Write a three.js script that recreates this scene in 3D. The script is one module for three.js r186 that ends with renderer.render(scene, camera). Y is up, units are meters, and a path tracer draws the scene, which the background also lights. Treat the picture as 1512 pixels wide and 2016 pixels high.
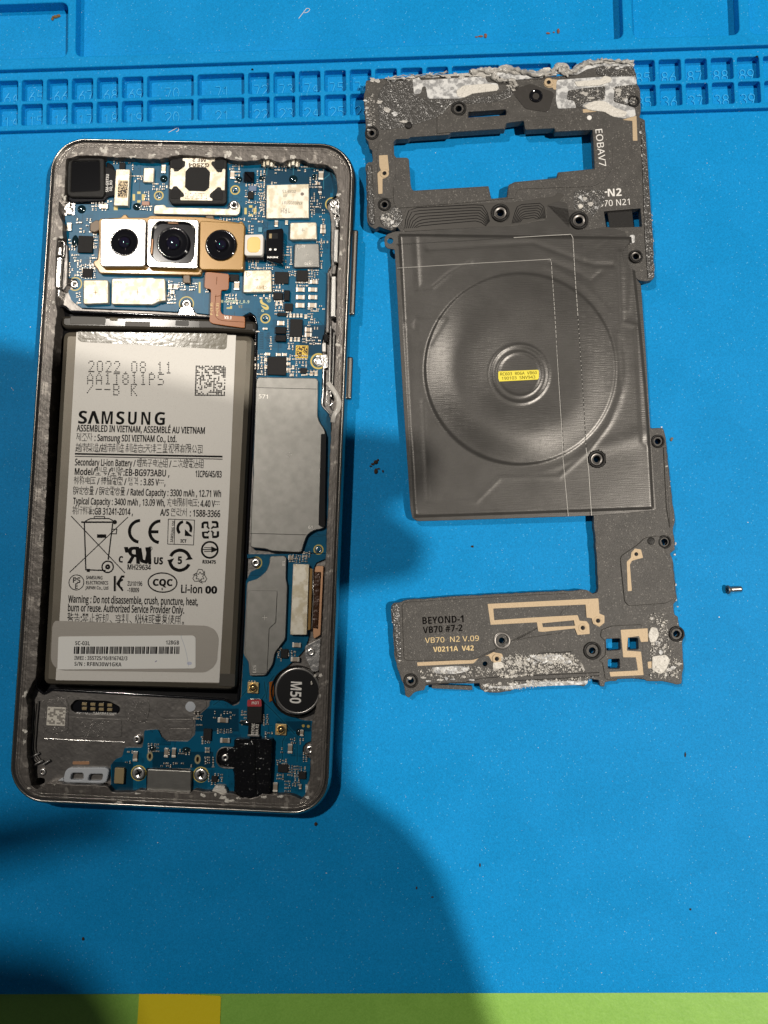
import * as THREE from 'three';
import { mergeGeometries } from 'three/addons/utils/BufferGeometryUtils.js';
import { RoundedBoxGeometry } from 'three/addons/geometries/RoundedBoxGeometry.js';
import { TextGeometry } from 'three/addons/geometries/TextGeometry.js';
import { MarchingCubes } from 'three/addons/objects/MarchingCubes.js';
import { FontLoader } from 'three/addons/loaders/FontLoader.js';

// ---------- camera, light, exposure ----------
const scene = new THREE.Scene();
const camera = new THREE.PerspectiveCamera(58.4977, 0.75, 0.01, 30);
const CAM = new THREE.Vector3(51.2, 206.17, 24.09);            // millimetres over the mat
const FWD = new THREE.Vector3(-0.03383, -0.99654, -0.07588).normalize();
const UPV = new THREE.Vector3(-0.034545, 0.077045, -0.99643).normalize();
camera.position.copy(CAM).multiplyScalar(0.001);
camera.up.copy(UPV);
camera.lookAt(camera.position.clone().add(FWD));
camera.updateMatrixWorld();
const renderer = new THREE.WebGLRenderer({ antialias: true });
renderer.toneMapping = THREE.LinearToneMapping;
renderer.toneMappingExposure = 1.0;
renderer.shadowMap.enabled = true;
scene.background = new THREE.Color().setRGB(0.042, 0.043, 0.046);

function lamp(x, y, z, power, size, hex) {                      // ceiling downlight, metres
  const l = new THREE.PointLight(hex, power, 0, 2);
  l.position.set(x, y, z); l.castShadow = true; l.shadow.radius = size / 0.02;
  scene.add(l); return l;
}
const KEY = new THREE.Vector3(0.81, 1.5, 0.14), SECOND = new THREE.Vector3(-0.493, 1.5, -0.511);
lamp(KEY.x, KEY.y, KEY.z, 7.7, 0.014, 0xfff7ec);
lamp(SECOND.x, SECOND.y, SECOND.z, 3.7, 0.03, 0xfff7ec);

// ---------- helpers ----------
const RIGHT = new THREE.Vector3().crossVectors(FWD, UPV).normalize();
const TOP = new THREE.Vector3().crossVectors(RIGHT, FWD).normalize();
const ray = (u, v) => FWD.clone().multiplyScalar(1800).addScaledVector(RIGHT, u - 756).addScaledVector(TOP, 1008 - v);
// a measured point of the photograph, on the level h (mm) of the table's own axes or of a tilted part's
function sighting(pivot, tilt) {
  const q = new THREE.Quaternion().setFromEuler(new THREE.Euler(-tilt, 0, 0));
  const o = CAM.clone().sub(pivot).applyQuaternion(q);
  return (u, v, h) => { const d = ray(u, v).applyQuaternion(q), t = (h - o.y) / d.y; return [o.x + d.x * t, o.z + d.z * t]; };
}
const P = sighting(new THREE.Vector3(), 0);
let seed = 7;
const rnd = (a = 1, b) => { seed = (seed * 1664525 + 1013904223) >>> 0; const r = seed / 4294967296; return b === undefined ? r * a : a + r * (b - a); };
const names = {};
const numbered = (n) => { const k = (names[n] = (names[n] ?? -1) + 1); return k ? n + '_' + String(k).padStart(3, '0') : n; };
function thing(name, label, category, pos = [0, 0, 0], group) {
  const o = new THREE.Group(); o.name = numbered(name); o.position.set(pos[0] / 1000, pos[1] / 1000, pos[2] / 1000);
  o.scale.setScalar(0.001); o.userData = { label, category }; if (group) o.userData.group = group;
  scene.add(o); return o;
}
function part(name, geo, mat, parent, label) {
  const m = new THREE.Mesh(geo, mat); m.name = name; m.castShadow = m.receiveShadow = true;
  if (label) m.userData.label = label;
  parent.add(m); return m;
}
// filleted outline of [x, z] points (mm)
function outline(pts, r = 0, path = new THREE.Shape()) {
  const n = pts.length;
  for (let i = 0; i < n; i++) {
    const a = pts[(i + n - 1) % n], b = pts[i], c = pts[(i + 1) % n];
    const la = Math.hypot(a[0] - b[0], a[1] - b[1]), lc = Math.hypot(c[0] - b[0], c[1] - b[1]);
    const k = Math.min(r, la * 0.45, lc * 0.45);
    if (k < 0.02) { i ? path.lineTo(b[0], -b[1]) : path.moveTo(b[0], -b[1]); continue; }
    const p = [b[0] + (a[0] - b[0]) * k / la, b[1] + (a[1] - b[1]) * k / la], q = [b[0] + (c[0] - b[0]) * k / lc, b[1] + (c[1] - b[1]) * k / lc];
    i ? path.lineTo(p[0], -p[1]) : path.moveTo(p[0], -p[1]);
    path.quadraticCurveTo(b[0], -b[1], q[0], -q[1]);
  }
  path.closePath(); return path;
}
const circlePath = (x, z, r) => { const h = new THREE.Path(); h.absarc(x, -z, r, 0, Math.PI * 2, true); return h; };
function slab(shape, y0, y1, bevel = 0, curve = 6) {
  const b = Math.min(bevel, (y1 - y0) * 0.45);
  const g = new THREE.ExtrudeGeometry(shape, { depth: y1 - y0 - (b ? b : 0), steps: 1, curveSegments: curve, bevelEnabled: b > 0, bevelThickness: b, bevelSize: b, bevelOffset: -b, bevelSegments: 2 });
  g.rotateX(-Math.PI / 2); g.translate(0, y0, 0);
  return g;                                                      // a bevel below y0 is hidden in what carries it
}
const pts = (list, h, S = P) => { const o = []; for (let i = 0; i < list.length; i += 2) o.push(S(list[i], list[i + 1], h)); return o; };
const poly = (list, y0, y1, { r = 0, bevel = 0, holes = [], S = P, curve = 6 } = {}) => {
  const s = outline(pts(list, y1, S), r);
  for (const h of holes) s.holes.push(Array.isArray(h) ? outline(pts(h, y1, S).reverse(), r * 0.7, new THREE.Path()) : h);
  return slab(s, y0, y1, bevel, curve);
};
// upright box given by its photographed edges
function boxAt(u0, v0, u1, v1, y0, y1, { r = 0.15, bevel = 0.08, S = P } = {}) {
  const um = (u0 + u1) / 2, vm = (v0 + v1) / 2, [x0, z0] = S(um, v0, y1), [x1, z1] = S(um, v1, y1), [xa] = S(u0, vm, y1), [xb] = S(u1, vm, y1);
  const cx = (xa + xb) / 2, cz = (z0 + z1) / 2, w = (xb - xa) / 2, d = (z1 - z0) / 2;
  return slab(outline([[cx - w, cz - d], [cx + w, cz - d], [cx + w, cz + d], [cx - w, cz + d]], r), y0, y1, bevel, 4);
}
function turned(profile, u, v, h, S = P, seg = 28) {             // lathe round a sighted axis; profile [radius, y]
  const g = new THREE.LatheGeometry(profile.map(([a, b]) => new THREE.Vector2(a, b)), seg), [x, z] = S(u, v, h);
  g.translate(x, 0, z); return g;
}
function tube(list, y, rad, S = P, seg = 3, radial = 6) {        // px polyline, laid at height y
  const v = pts(list, y, S).map(([x, z]) => new THREE.Vector3(x, y, z)), c = new THREE.CurvePath();
  for (let i = 1; i < v.length; i++) c.add(new THREE.LineCurve3(v[i - 1], v[i]));
  return new THREE.TubeGeometry(v.length > 2 && seg > 3 ? new THREE.CatmullRomCurve3(v, false, 'centripetal') : c, (v.length - 1) * seg, rad, radial, false);
}
function fitUV(g, x0, z0, x1, z1) {
  const p = g.attributes.position, uv = g.attributes.uv;
  for (let i = 0; i < p.count; i++) uv.setXY(i, (p.getX(i) - x0) / (x1 - x0), 1 - (p.getZ(i) - z0) / (z1 - z0));
  return g;
}
// bring geometries to the same attributes before merging
const merge = (list) => mergeGeometries(list.map((g) => { const n = g.index ? g.toNonIndexed() : g; for (const k of Object.keys(n.attributes)) if (!['position', 'normal', 'uv'].includes(k)) n.deleteAttribute(k); return n; }));

// ---------- noise textures ----------
function hash(x, y, s) { let h = Math.imul(x, 374761393) ^ Math.imul(y, 668265263) ^ Math.imul(s, 1274126177); h = Math.imul(h ^ (h >>> 13), 1274126177); return ((h ^ (h >>> 16)) >>> 0) / 4294967296; }
function vnoise(x, y, px, py, s) {                               // tiling value noise
  const xi = Math.floor(x), yi = Math.floor(y), fx = x - xi, fy = y - yi, sx = fx * fx * (3 - 2 * fx), sy = fy * fy * (3 - 2 * fy);
  const w = (a, n) => ((a % n) + n) % n, H = (a, b) => hash(w(a, px), w(b, py), s);
  const a = H(xi, yi), b = H(xi + 1, yi), c = H(xi, yi + 1), d = H(xi + 1, yi + 1);
  return a + (b - a) * sx + (c - a) * sy + (a - b - c + d) * sx * sy;
}
function finish(t, rep) { t.wrapS = t.wrapT = THREE.RepeatWrapping; t.magFilter = THREE.LinearFilter; t.minFilter = THREE.LinearFilter; if (rep) t.repeat.set(1 / rep, 1 / rep); t.needsUpdate = true; return t; }
function normalTex(N, height, k, rep) {
  const h = new Float32Array(N * N), d = new Uint8Array(N * N * 4);
  for (let j = 0; j < N; j++) for (let i = 0; i < N; i++) h[j * N + i] = height(i / N, j / N);
  const at = (i, j) => h[((j + N) % N) * N + ((i + N) % N)];
  for (let j = 0; j < N; j++) for (let i = 0; i < N; i++) {
    const dx = (at(i + 1, j) - at(i - 1, j)) * k, dy = (at(i, j + 1) - at(i, j - 1)) * k, l = 1 / Math.hypot(dx, dy, 1), o = (j * N + i) * 4;
    d[o] = 127.5 - dx * l * 127.5; d[o + 1] = 127.5 - dy * l * 127.5; d[o + 2] = 127.5 + l * 127.5; d[o + 3] = 255;
  }
  return finish(new THREE.DataTexture(d, N, N), rep);
}
function colorTex(N, fn, rep) {                                  // fn gives linear rgb
  const d = new Uint8Array(N * N * 4), s = (c) => 255 * (c <= 0.0031308 ? c * 12.92 : 1.055 * Math.pow(Math.min(1, c), 1 / 2.4) - 0.055);
  for (let j = 0; j < N; j++) for (let i = 0; i < N; i++) { const c = fn(i / N, j / N, i, j), o = (j * N + i) * 4; d[o] = s(c[0]); d[o + 1] = s(c[1]); d[o + 2] = s(c[2]); d[o + 3] = 255; }
  const t = finish(new THREE.DataTexture(d, N, N), rep); t.colorSpace = THREE.SRGBColorSpace; return t;
}
const fbm = (x, y, n, s, oct = 4) => { let a = 0, k = 0.5, m = n; for (let o = 0; o < oct; o++) { a += k * vnoise(x * m, y * m, m, m, s + o); k *= 0.5; m *= 2; } return a; };
const mixc = (a, b, t) => [a[0] + (b[0] - a[0]) * t, a[1] + (b[1] - a[1]) * t, a[2] + (b[2] - a[2]) * t];
const sm = (a, b, x) => { const t = Math.max(0, Math.min(1, (x - a) / (b - a))); return t * t * (3 - 2 * t); };
const grainN = normalTex(512, (x, y) => vnoise(x * 128, y * 128, 128, 128, 3) + 0.6 * vnoise(x * 256, y * 256, 256, 256, 4) + 0.8 * vnoise(x * 48, y * 48, 48, 48, 9), 0.55, 14);
const fineN = normalTex(256, (x, y) => vnoise(x * 128, y * 128, 128, 128, 5), 0.9, 7);
const roughN = normalTex(256, (x, y) => fbm(x, y, 16, 21, 4), 3.2, 12);
const crumpleN = normalTex(256, (x, y) => Math.abs(fbm(x, y, 12, 31, 4) - 0.47) * 3, 2.4, 9);
const wrinkleN = normalTex(256, (x, y) => Math.abs(fbm(x, y, 9, 33, 3) - 0.45) * 3 + 0.4 * vnoise(x * 60, y * 60, 60, 60, 8), 1.6, 10);
const brushN = normalTex(256, (x, y) => vnoise(x * 6, y * 128, 6, 128, 41) + 0.7 * vnoise(x * 128, y * 100, 128, 100, 42) * 0.6, 0.5, 9);
const streakN = normalTex(256, (x, y) => vnoise(x * 128, y * 5, 128, 5, 43) * 0.6 + fbm(x, y, 24, 45, 3), 0.9, 9);

const std = (r, g, b, roughness, metalness = 0, extra = {}) => { const m = new THREE.MeshStandardMaterial({ roughness, metalness, ...extra }); m.color.setRGB(r, g, b); return m; };
const phys = (r, g, b, roughness, metalness = 0, extra = {}) => { const m = new THREE.MeshPhysicalMaterial({ roughness, metalness, ...extra }); m.color.setRGB(r, g, b); return m; };
const ns = (k) => new THREE.Vector2(k, k);
const M = {
  silicone: phys(1, 1, 1, 0.5, 0, { specularIntensity: 0.14, normalMap: grainN, normalScale: ns(0.55), map: colorTex(512, (x, y, i, j) => { const n = sm(0.25, 0.7, fbm(x, y, 5, 51, 6)), sp = hash(i >> 1, j >> 1, 61), gr = hash(i >> 1, j >> 1, 63) - 0.5 + 0.6 * (hash(i >> 2, j >> 2, 64) - 0.5); let c = mixc([0.004, 0.255, 0.6], [0.006, 0.27, 0.635], n); c = c.map((q) => q * (1 + gr * 0.2)); if (sp > 0.995) c = mixc(c, [0.2, 0.55, 0.85], 0.6); return c; }, 45) }),
  number: phys(0.03, 0.4, 0.78, 0.4, 0, { specularIntensity: 0.5 }),
  rim: std(0.32, 0.3, 0.27, 0.25, 1, { normalMap: streakN, normalScale: ns(0.05) }),
  ledge: std(1, 1, 1, 0.42, 0.5, { normalMap: roughN, normalScale: ns(0.22), map: colorTex(512, (x, y) => { const n = fbm(x, y, 10, 71, 5), w = sm(0.6, 0.68, fbm(x, y, 14, 75, 5)), s = sm(0.62, 0.7, vnoise(x * 150, y * 10, 150, 10, 78)); return mixc(mixc(mixc([0.092, 0.082, 0.073], [0.135, 0.121, 0.109], n), [0.5, 0.46, 0.41], w * 0.35), [0.25, 0.22, 0.2], s * 0.18); }, 24) }),
  deck: std(1, 1, 1, 0.36, 0.7, { normalMap: roughN, normalScale: ns(0.14), map: colorTex(256, (x, y) => { const n = fbm(x, y, 8, 81, 5); return mixc([0.12, 0.112, 0.105], [0.22, 0.206, 0.193], n); }, 18) }),
  bright: std(0.72, 0.7, 0.67, 0.24, 0.9, { normalMap: roughN, normalScale: ns(0.3) }),
  silver: std(0.42, 0.41, 0.39, 0.3, 0.9, { normalMap: fineN, normalScale: ns(0.12) }),
  shield: std(1, 1, 1, 0.4, 0.75, { normalMap: fineN, normalScale: ns(0.18), map: colorTex(256, (x, y) => mixc([0.19, 0.186, 0.172], [0.26, 0.254, 0.236], fbm(x, y, 12, 91, 4)), 16) }),
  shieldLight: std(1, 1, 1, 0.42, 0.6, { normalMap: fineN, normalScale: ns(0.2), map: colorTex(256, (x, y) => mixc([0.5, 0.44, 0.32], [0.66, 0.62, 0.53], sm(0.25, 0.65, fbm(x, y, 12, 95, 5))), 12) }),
  gold: std(0.85, 0.63, 0.3, 0.32, 0.9),
  goldSoft: std(0.3, 0.23, 0.12, 0.5, 0.4),
  chip: phys(0.02, 0.019, 0.019, 0.55, 0, { specularIntensity: 0.3, normalMap: fineN, normalScale: ns(0.45) }),
  black: phys(0.007, 0.007, 0.008, 0.45, 0, { specularIntensity: 0.25 }),
  gloss: phys(0.006, 0.006, 0.008, 0.1, 0, { specularIntensity: 0.6, clearcoat: 0.6, clearcoatRoughness: 0.04 }),
  glossCrumple: phys(0.005, 0.005, 0.006, 0.13, 0, { specularIntensity: 0.9, normalMap: wrinkleN, normalScale: ns(0.7) }),
  epoxy: phys(0.004, 0.018, 0.024, 0.1, 0, { clearcoat: 1 }),
  ceramic: std(0.42, 0.34, 0.26, 0.4, 0.1),
  polyimide: phys(0.3, 0.085, 0.003, 0.3, 0, { specularIntensity: 0.6 }),
  amber: phys(0.27, 0.145, 0.025, 0.34, 0.2, { clearcoat: 0.3, clearcoatRoughness: 0.12, normalMap: fineN, normalScale: ns(0.1) }),
  copper: std(0.5, 0.28, 0.16, 0.4, 0.7),
  darkCopper: phys(0.05, 0.016, 0.003, 0.3, 0.2, { normalMap: roughN, normalScale: ns(0.6), clearcoat: 0.4 }),
  white: std(0.8, 0.78, 0.74, 0.6),
  rubber: std(0.5, 0.53, 0.57, 0.5),
  pouch: std(1, 1, 1, 0.42, 0.35, { normalMap: fineN, normalScale: ns(0.1), map: colorTex(256, (x, y) => mixc([0.11, 0.095, 0.07], [0.145, 0.126, 0.096], fbm(x, y, 6, 101, 4)), 30) }),
  tape: phys(0.075, 0.068, 0.055, 0.28, 0.2, { clearcoat: 0.5, clearcoatRoughness: 0.2 }),
  greyTape: std(0.34, 0.315, 0.28, 0.45, 0.25, { normalMap: brushN, normalScale: ns(0.15) }),
  plastic: phys(1, 1, 1, 0.46, 0, { specularIntensity: 0.7, normalMap: grainN.clone(), normalScale: ns(1.0), map: colorTex(512, (x, y, i, j) => { const sp = Math.max(hash(i >> 2, j >> 2, 111), hash(i >> 1, j >> 1, 112) - 0.02), n = fbm(x, y, 16, 113, 3); let c = mixc([0.05, 0.0465, 0.042], [0.083, 0.077, 0.07], n); if (sp > 0.94) c = mixc(c, [0.3, 0.28, 0.25], (sp - 0.94) * 10); return c; }, 26) }),
  plasticDark: phys(0.018, 0.017, 0.016, 0.45, 0, { specularIntensity: 0.4, normalMap: fineN, normalScale: ns(0.4) }),
  adhesive: phys(0.075, 0.072, 0.068, 0.24, 0.1, { normalMap: wrinkleN, normalScale: ns(1.1), clearcoat: 0.5, clearcoatRoughness: 0.2 }),
  foil: phys(1, 1, 1, 0.34, 0.55, { normalMap: brushN, normalScale: ns(0.34), map: colorTex(256, (x, y) => mixc([0.074, 0.07, 0.065], [0.098, 0.093, 0.087], fbm(x, y, 8, 121, 4)), 22) }),
  trace: std(0.5, 0.38, 0.24, 0.55, 0.2, { normalMap: grainN, normalScale: ns(0.7) }),
  glue: phys(0.66, 0.63, 0.57, 0.4, 0, { normalMap: crumpleN, normalScale: ns(0.9) }),
  glueClear: phys(0.47, 0.45, 0.415, 0.26, 0, { normalMap: crumpleN, normalScale: ns(0.8), clearcoat: 0.3 }),
  film: phys(1, 1, 1, 0.36, 0, { normalMap: wrinkleN, normalScale: ns(0.7), map: colorTex(256, (x, y) => mixc([0.3, 0.3, 0.3], [0.66, 0.66, 0.65], sm(0.3, 0.6, fbm(x, y, 14, 141, 4))), 11) }),
  yellow: std(0.85, 0.72, 0.05, 0.5),
  print: phys(0.006, 0.005, 0.005, 0.9, 0, { specularIntensity: 0.1 }),
  printGold: std(0.66, 0.5, 0.25, 0.5, 0.2),
  printWhite: std(0.8, 0.78, 0.74, 0.5),
  dirt: std(0.04, 0.022, 0.01, 0.9),
};
M.plastic.normalMap.repeat.set(1 / 9, 1 / 9);
const FONT = await new FontLoader().loadAsync('fonts/droid/droid_sans_regular.typeface.json');
const BOLD = await new FontLoader().loadAsync('fonts/droid/droid_sans_bold.typeface.json');
// raised or printed lettering from baseline start (u0, v0) to its end (u1, v1), cap height in photo px
function lettering(str, u0, v0, u1, v1, cap, y, mat, parent, { S = P, font = BOLD, name = 'lettering', depth = 0.03, flip = 1 } = {}) {
  const g = new TextGeometry(str, { font, size: 10, depth: 0.1, curveSegments: 3, bevelEnabled: false });
  g.computeBoundingBox(); const bb = g.boundingBox, w = bb.max.x - bb.min.x;
  const a = S(u0, v0, y), b = S(u1, v1, y), L = Math.hypot(b[0] - a[0], b[1] - a[1]), ang = Math.atan2(b[1] - a[1], b[0] - a[0]);
  const c = S(u0, v0 - cap, y), capmm = Math.hypot(c[0] - a[0], c[1] - a[1]);
  g.translate(-bb.min.x, 0, 0); g.scale(L / w, capmm / 10 * flip, depth / 0.1);
  g.rotateX(-Math.PI / 2); g.rotateY(-ang); g.translate(a[0], y, a[1]);
  return part(name, g, mat, parent);
}
// ---------- the table and the silicone mat ----------
const BASE = -0.8, RUL = 1.2, RIMH = 2.4, UNDER = -3;
{
  const t = new THREE.Group(); t.name = 'table_top'; t.scale.setScalar(0.001); t.userData = { kind: 'structure', label: 'green painted table top along the lower edge of the picture' }; scene.add(t);
  const g = slab(outline([[-500, -420], [600, -420], [600, 320], [-500, 320]]), -30, UNDER - 0.02);
  part('table_board', g, phys(1, 1, 1, 0.5, 0, { clearcoat: 0.35, clearcoatRoughness: 0.4, normalMap: roughN, normalScale: ns(0.16), map: colorTex(256, (x, y, i, j) => mixc([0.2, 0.42, 0.05], [0.29, 0.55, 0.085], fbm(x, y, 16, 131, 4) * 0.5 + hash(i, j, 3) * 0.5), 60) }), t);
  const y = UNDER, o = P(274, 1963, y), p = P(435, 1963, y);
  const n = thing('paper_label', 'plain yellow rectangle lying on the green table against the lower edge of the blue mat', 'paper label', [o[0], y, o[1]]);
  part('paper', slab(outline([[0, -1.2], [p[0] - o[0], -1.2], [p[0] - o[0] + 0.25, 14], [-0.15, 14]], 0.3), 0, 0.12), std(0.72, 0.58, 0.002, 0.6, 0, { normalMap: roughN, normalScale: ns(0.1) }), n);
}
const A0 = P(43, 160, RUL), B0 = P(1297, 119.5, RUL), SPAN = Math.hypot(B0[0] - A0[0], B0[1] - A0[1]), UNIT = SPAN / 25;
const ex = [(B0[0] - A0[0]) / SPAN, (B0[1] - A0[1]) / SPAN];
const MF = (s, t) => [A0[0] + ex[0] * s - ex[1] * t, A0[1] + ex[1] * s + ex[0] * t];   // along and across the ruler
const toMF = ([x, z]) => { const dx = x - A0[0], dz = z - A0[1]; return [dx * ex[0] + dz * ex[1], -dx * ex[1] + dz * ex[0]]; };
const tAt = (u, v, h) => toMF(P(u, v, h))[1];
const tRule = (tAt(0, 255, RUL) + tAt(715, 240, RUL) + tAt(1512, 211, RUL)) / 3, tTray = (tAt(0, 135, RIMH) + tAt(756, 110, RIMH) + tAt(1512, 93, RIMH)) / 3;
const tEdge = (tAt(200, 1962, 0) + tAt(1400, 1951, 0)) / 2, S0 = -45, S1 = SPAN + 55, T0 = -75;
const mat = thing('work_mat', 'large blue silicone repair mat with numbered compartments and trays along its top', 'work mat');
const quad = (s0, t0, s1, t1) => [MF(s0, t0), MF(s1, t0), MF(s1, t1), MF(s0, t1)];
part('mat_base', slab(outline(quad(S0, T0, S1, tEdge - 0.02)), UNDER, BASE), M.silicone, mat);
part('work_area', slab(outline(quad(S0, tRule + 0.01, S1, tEdge), 0.6), BASE - 0.3, 0, 0.25), M.silicone, mat);
// ruler strip with its two rows of numbered compartments
const tRow = [tAt(700, 136.5, RUL), tAt(700, 184.5, RUL)], cellT = tAt(700, 178, RUL) - tRow[0];
const cells = [];
{
  const wide = (n) => n % 10 < 2, first = 64; let s = -UNIT;
  for (let n = first; n <= 91; n++) { const w = wide(n) ? 2 : 1; cells.push([n, s, s + (w - 0.165) * UNIT]); s += w * UNIT; }
}
const strip = outline(quad(S0, tTray + 0.01, S1, tRule), 0.4);
for (const [, s0, s1] of cells) for (const t of tRow) strip.holes.push(outline(quad(s0, t, s1, t + cellT).reverse(), 0.55, new THREE.Path()));
const ruler = part('ruler_strip', slab(strip, BASE - 0.3, RUL, 0.22, 4), M.silicone, mat);
// stroke numerals, on a 4 by 7 field with y down
const DIG = { 0: '2010140526244512 ', 1: '', };
const arc = (cx, cy, rx, ry, a0, a1, n = 9) => Array.from({ length: n }, (_, i) => { const a = (a0 + (a1 - a0) * i / (n - 1)) * Math.PI / 180; return [cx + rx * Math.cos(a), cy + ry * Math.sin(a)]; });
const strokes = {
  0: [arc(2, 3.5, 1.9, 3.5, -90, 270, 17)], 1: [[[0.8, 1.3], [2.2, 0], [2.2, 7]]], 2: [[...arc(2, 1.9, 1.9, 1.9, -170, 35), [0.1, 7], [4, 7]]],
  3: [[...arc(1.9, 1.8, 1.7, 1.8, -150, 90), ...arc(1.9, 5.2, 1.9, 1.8, -80, 150)]], 4: [[[3, 7], [3, 0], [0, 4.9], [4, 4.9]]],
  5: [[[3.7, 0], [0.7, 0], [0.4, 3], ...arc(1.9, 4.8, 2, 2.2, -120, 150)]], 6: [[[3, 0], ...arc(2, 4.9, 1.9, 2.1, -150, 210, 15)]], 7: [[[0.2, 0], [4, 0], [1.6, 7]]],
  8: [arc(2, 1.7, 1.6, 1.7, 90, 450, 13), arc(2, 5.2, 1.9, 1.8, -90, 270, 13)], 9: [[...arc(2, 2.1, 1.9, 2.1, 30, 360, 13), [3.9, 2.1], [2.2, 7]]],
};
const numeralCache = {};
function numeral(n) {
  if (numeralCache[n]) return numeralCache[n];
  const list = [], k = 0.36; let off = -4.6 * k;
  for (const d of String(n)) {
    for (const s of strokes[d]) {
      const v = s.map(([x, y]) => new THREE.Vector3(off + x * k, 0, (y - 7) * k));
      const c = new THREE.CurvePath(); for (let i = 1; i < v.length; i++) c.add(new THREE.LineCurve3(v[i - 1], v[i]));
      list.push(new THREE.TubeGeometry(c, Math.max(2, (v.length - 1) * 2), 0.17, 5, false));
    }
    off += 5.2 * k;
  }
  return (numeralCache[n] = merge(list));
}
for (const [n, s0, s1] of cells) tRow.forEach((t, row) => {
  const m = part('numeral', numeral(n - (row ? 50 : 0)), M.number, ruler), w = n % 10 < 2 ? 0.5 : 0.54, c = MF(s0 + (s1 - s0) * w, t + cellT - 0.55);
  m.position.set(c[0], BASE + 0.1, c[1]); m.rotation.y = -Math.atan2(ex[1], ex[0]);
});
// storage trays above the ruler
{
  const rim = outline(quad(S0, T0, S1, tTray), 0.4), sU = (u, v) => toMF(P(u, v, RIMH))[0], tB = tAt(700, 93, RIMH);
  const edges = [[-40, sU(133, 60)], [sU(149, 60), sU(1226, 40)], [sU(1245, 40), sU(1455, 40)], [sU(1476, 40), S1 - 6]];
  edges.forEach(([a, b], i) => rim.holes.push(outline(quad(a, i ? T0 + 8 : tAt(70, 6, RIMH), b, tB).reverse(), 1.9, new THREE.Path())));
  rim.holes.push(outline(quad(-40, T0 + 8, sU(133, 60), tAt(70, 6, RIMH) - 2.2).reverse(), 1.9, new THREE.Path()));
  part('tray_rim', slab(rim, BASE - 0.3, RIMH, 0.25, 6), M.silicone, mat);
}
// ---------- the opened phone: frame, deck, boards ----------
const phone = thing('opened_phone', 'opened smartphone without its back cover, showing battery, circuit boards and cameras', 'smartphone');
const LEDGE = 6.15, DECK = 3.3, PCB = 3.9, WELL = 1.1, BAT = 5.7;
const HW = 35.2, HH = 74.95;
function ringPath(d, r0 = 8.3, per = 12, ns_ = 30) {             // rounded rectangle, d inside the outline
  const w = HW - d, h = HH - d, r = r0 - d, o = [];
  const corner = (cx, cz, a0) => { for (let i = 0; i <= per; i++) { const a = (a0 + 90 * i / per) * Math.PI / 180; o.push([cx + r * Math.cos(a), cz + r * Math.sin(a)]); } };
  const side = (ax, az, bx, bz) => { for (let i = 1; i < ns_; i++) o.push([ax + (bx - ax) * i / ns_, az + (bz - az) * i / ns_]); };
  corner(w - r, h - r, 0); side(w - r, h, -w + r, h); corner(-w + r, h - r, 90); side(-w, h - r, -w, -h + r);
  corner(-w + r, -h + r, 180); side(-w + r, -h, w - r, -h); corner(w - r, -h + r, 270); side(w, -h + r, w, h - r);
  return o;
}
{
  const prof = [[1.9, 0.05], [0.9, 0.5], [0.25, 1.6], [0, 3], [0.03, 4.4], [0.16, 5.4], [0.42, 6.15], [0.62, 6.42], [0.8, 6.5], [0.98, 6.44], [1.12, 6.2], [1.5, 6.0], [1.8, 5.7]];
  const rows = prof.map(([d, y]) => ringPath(d).map(([x, z]) => [x, y, z])), n = rows[0].length, pos = [], uv = [], idx = [];
  rows.forEach((row, j) => { let L = 0; for (let i = 0; i <= n; i++) { const q = row[i % n]; if (i) { const b = rows[3][i % n], a = rows[3][i - 1]; L += Math.hypot(b[0] - a[0], b[2] - a[2]); } pos.push(...q); uv.push(j * 0.6, L); } });
  for (let j = 0; j < rows.length - 1; j++) for (let i = 0; i < n; i++) { const a = j * (n + 1) + i, b = a + n + 1; idx.push(a, b, a + 1, a + 1, b, b + 1); }
  const g = new THREE.BufferGeometry(); g.setAttribute('position', new THREE.Float32BufferAttribute(pos, 3)); g.setAttribute('uv', new THREE.Float32BufferAttribute(uv, 2)); g.setIndex(idx); g.computeVertexNormals();
  part('frame', g, M.rim, phone);
}
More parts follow.
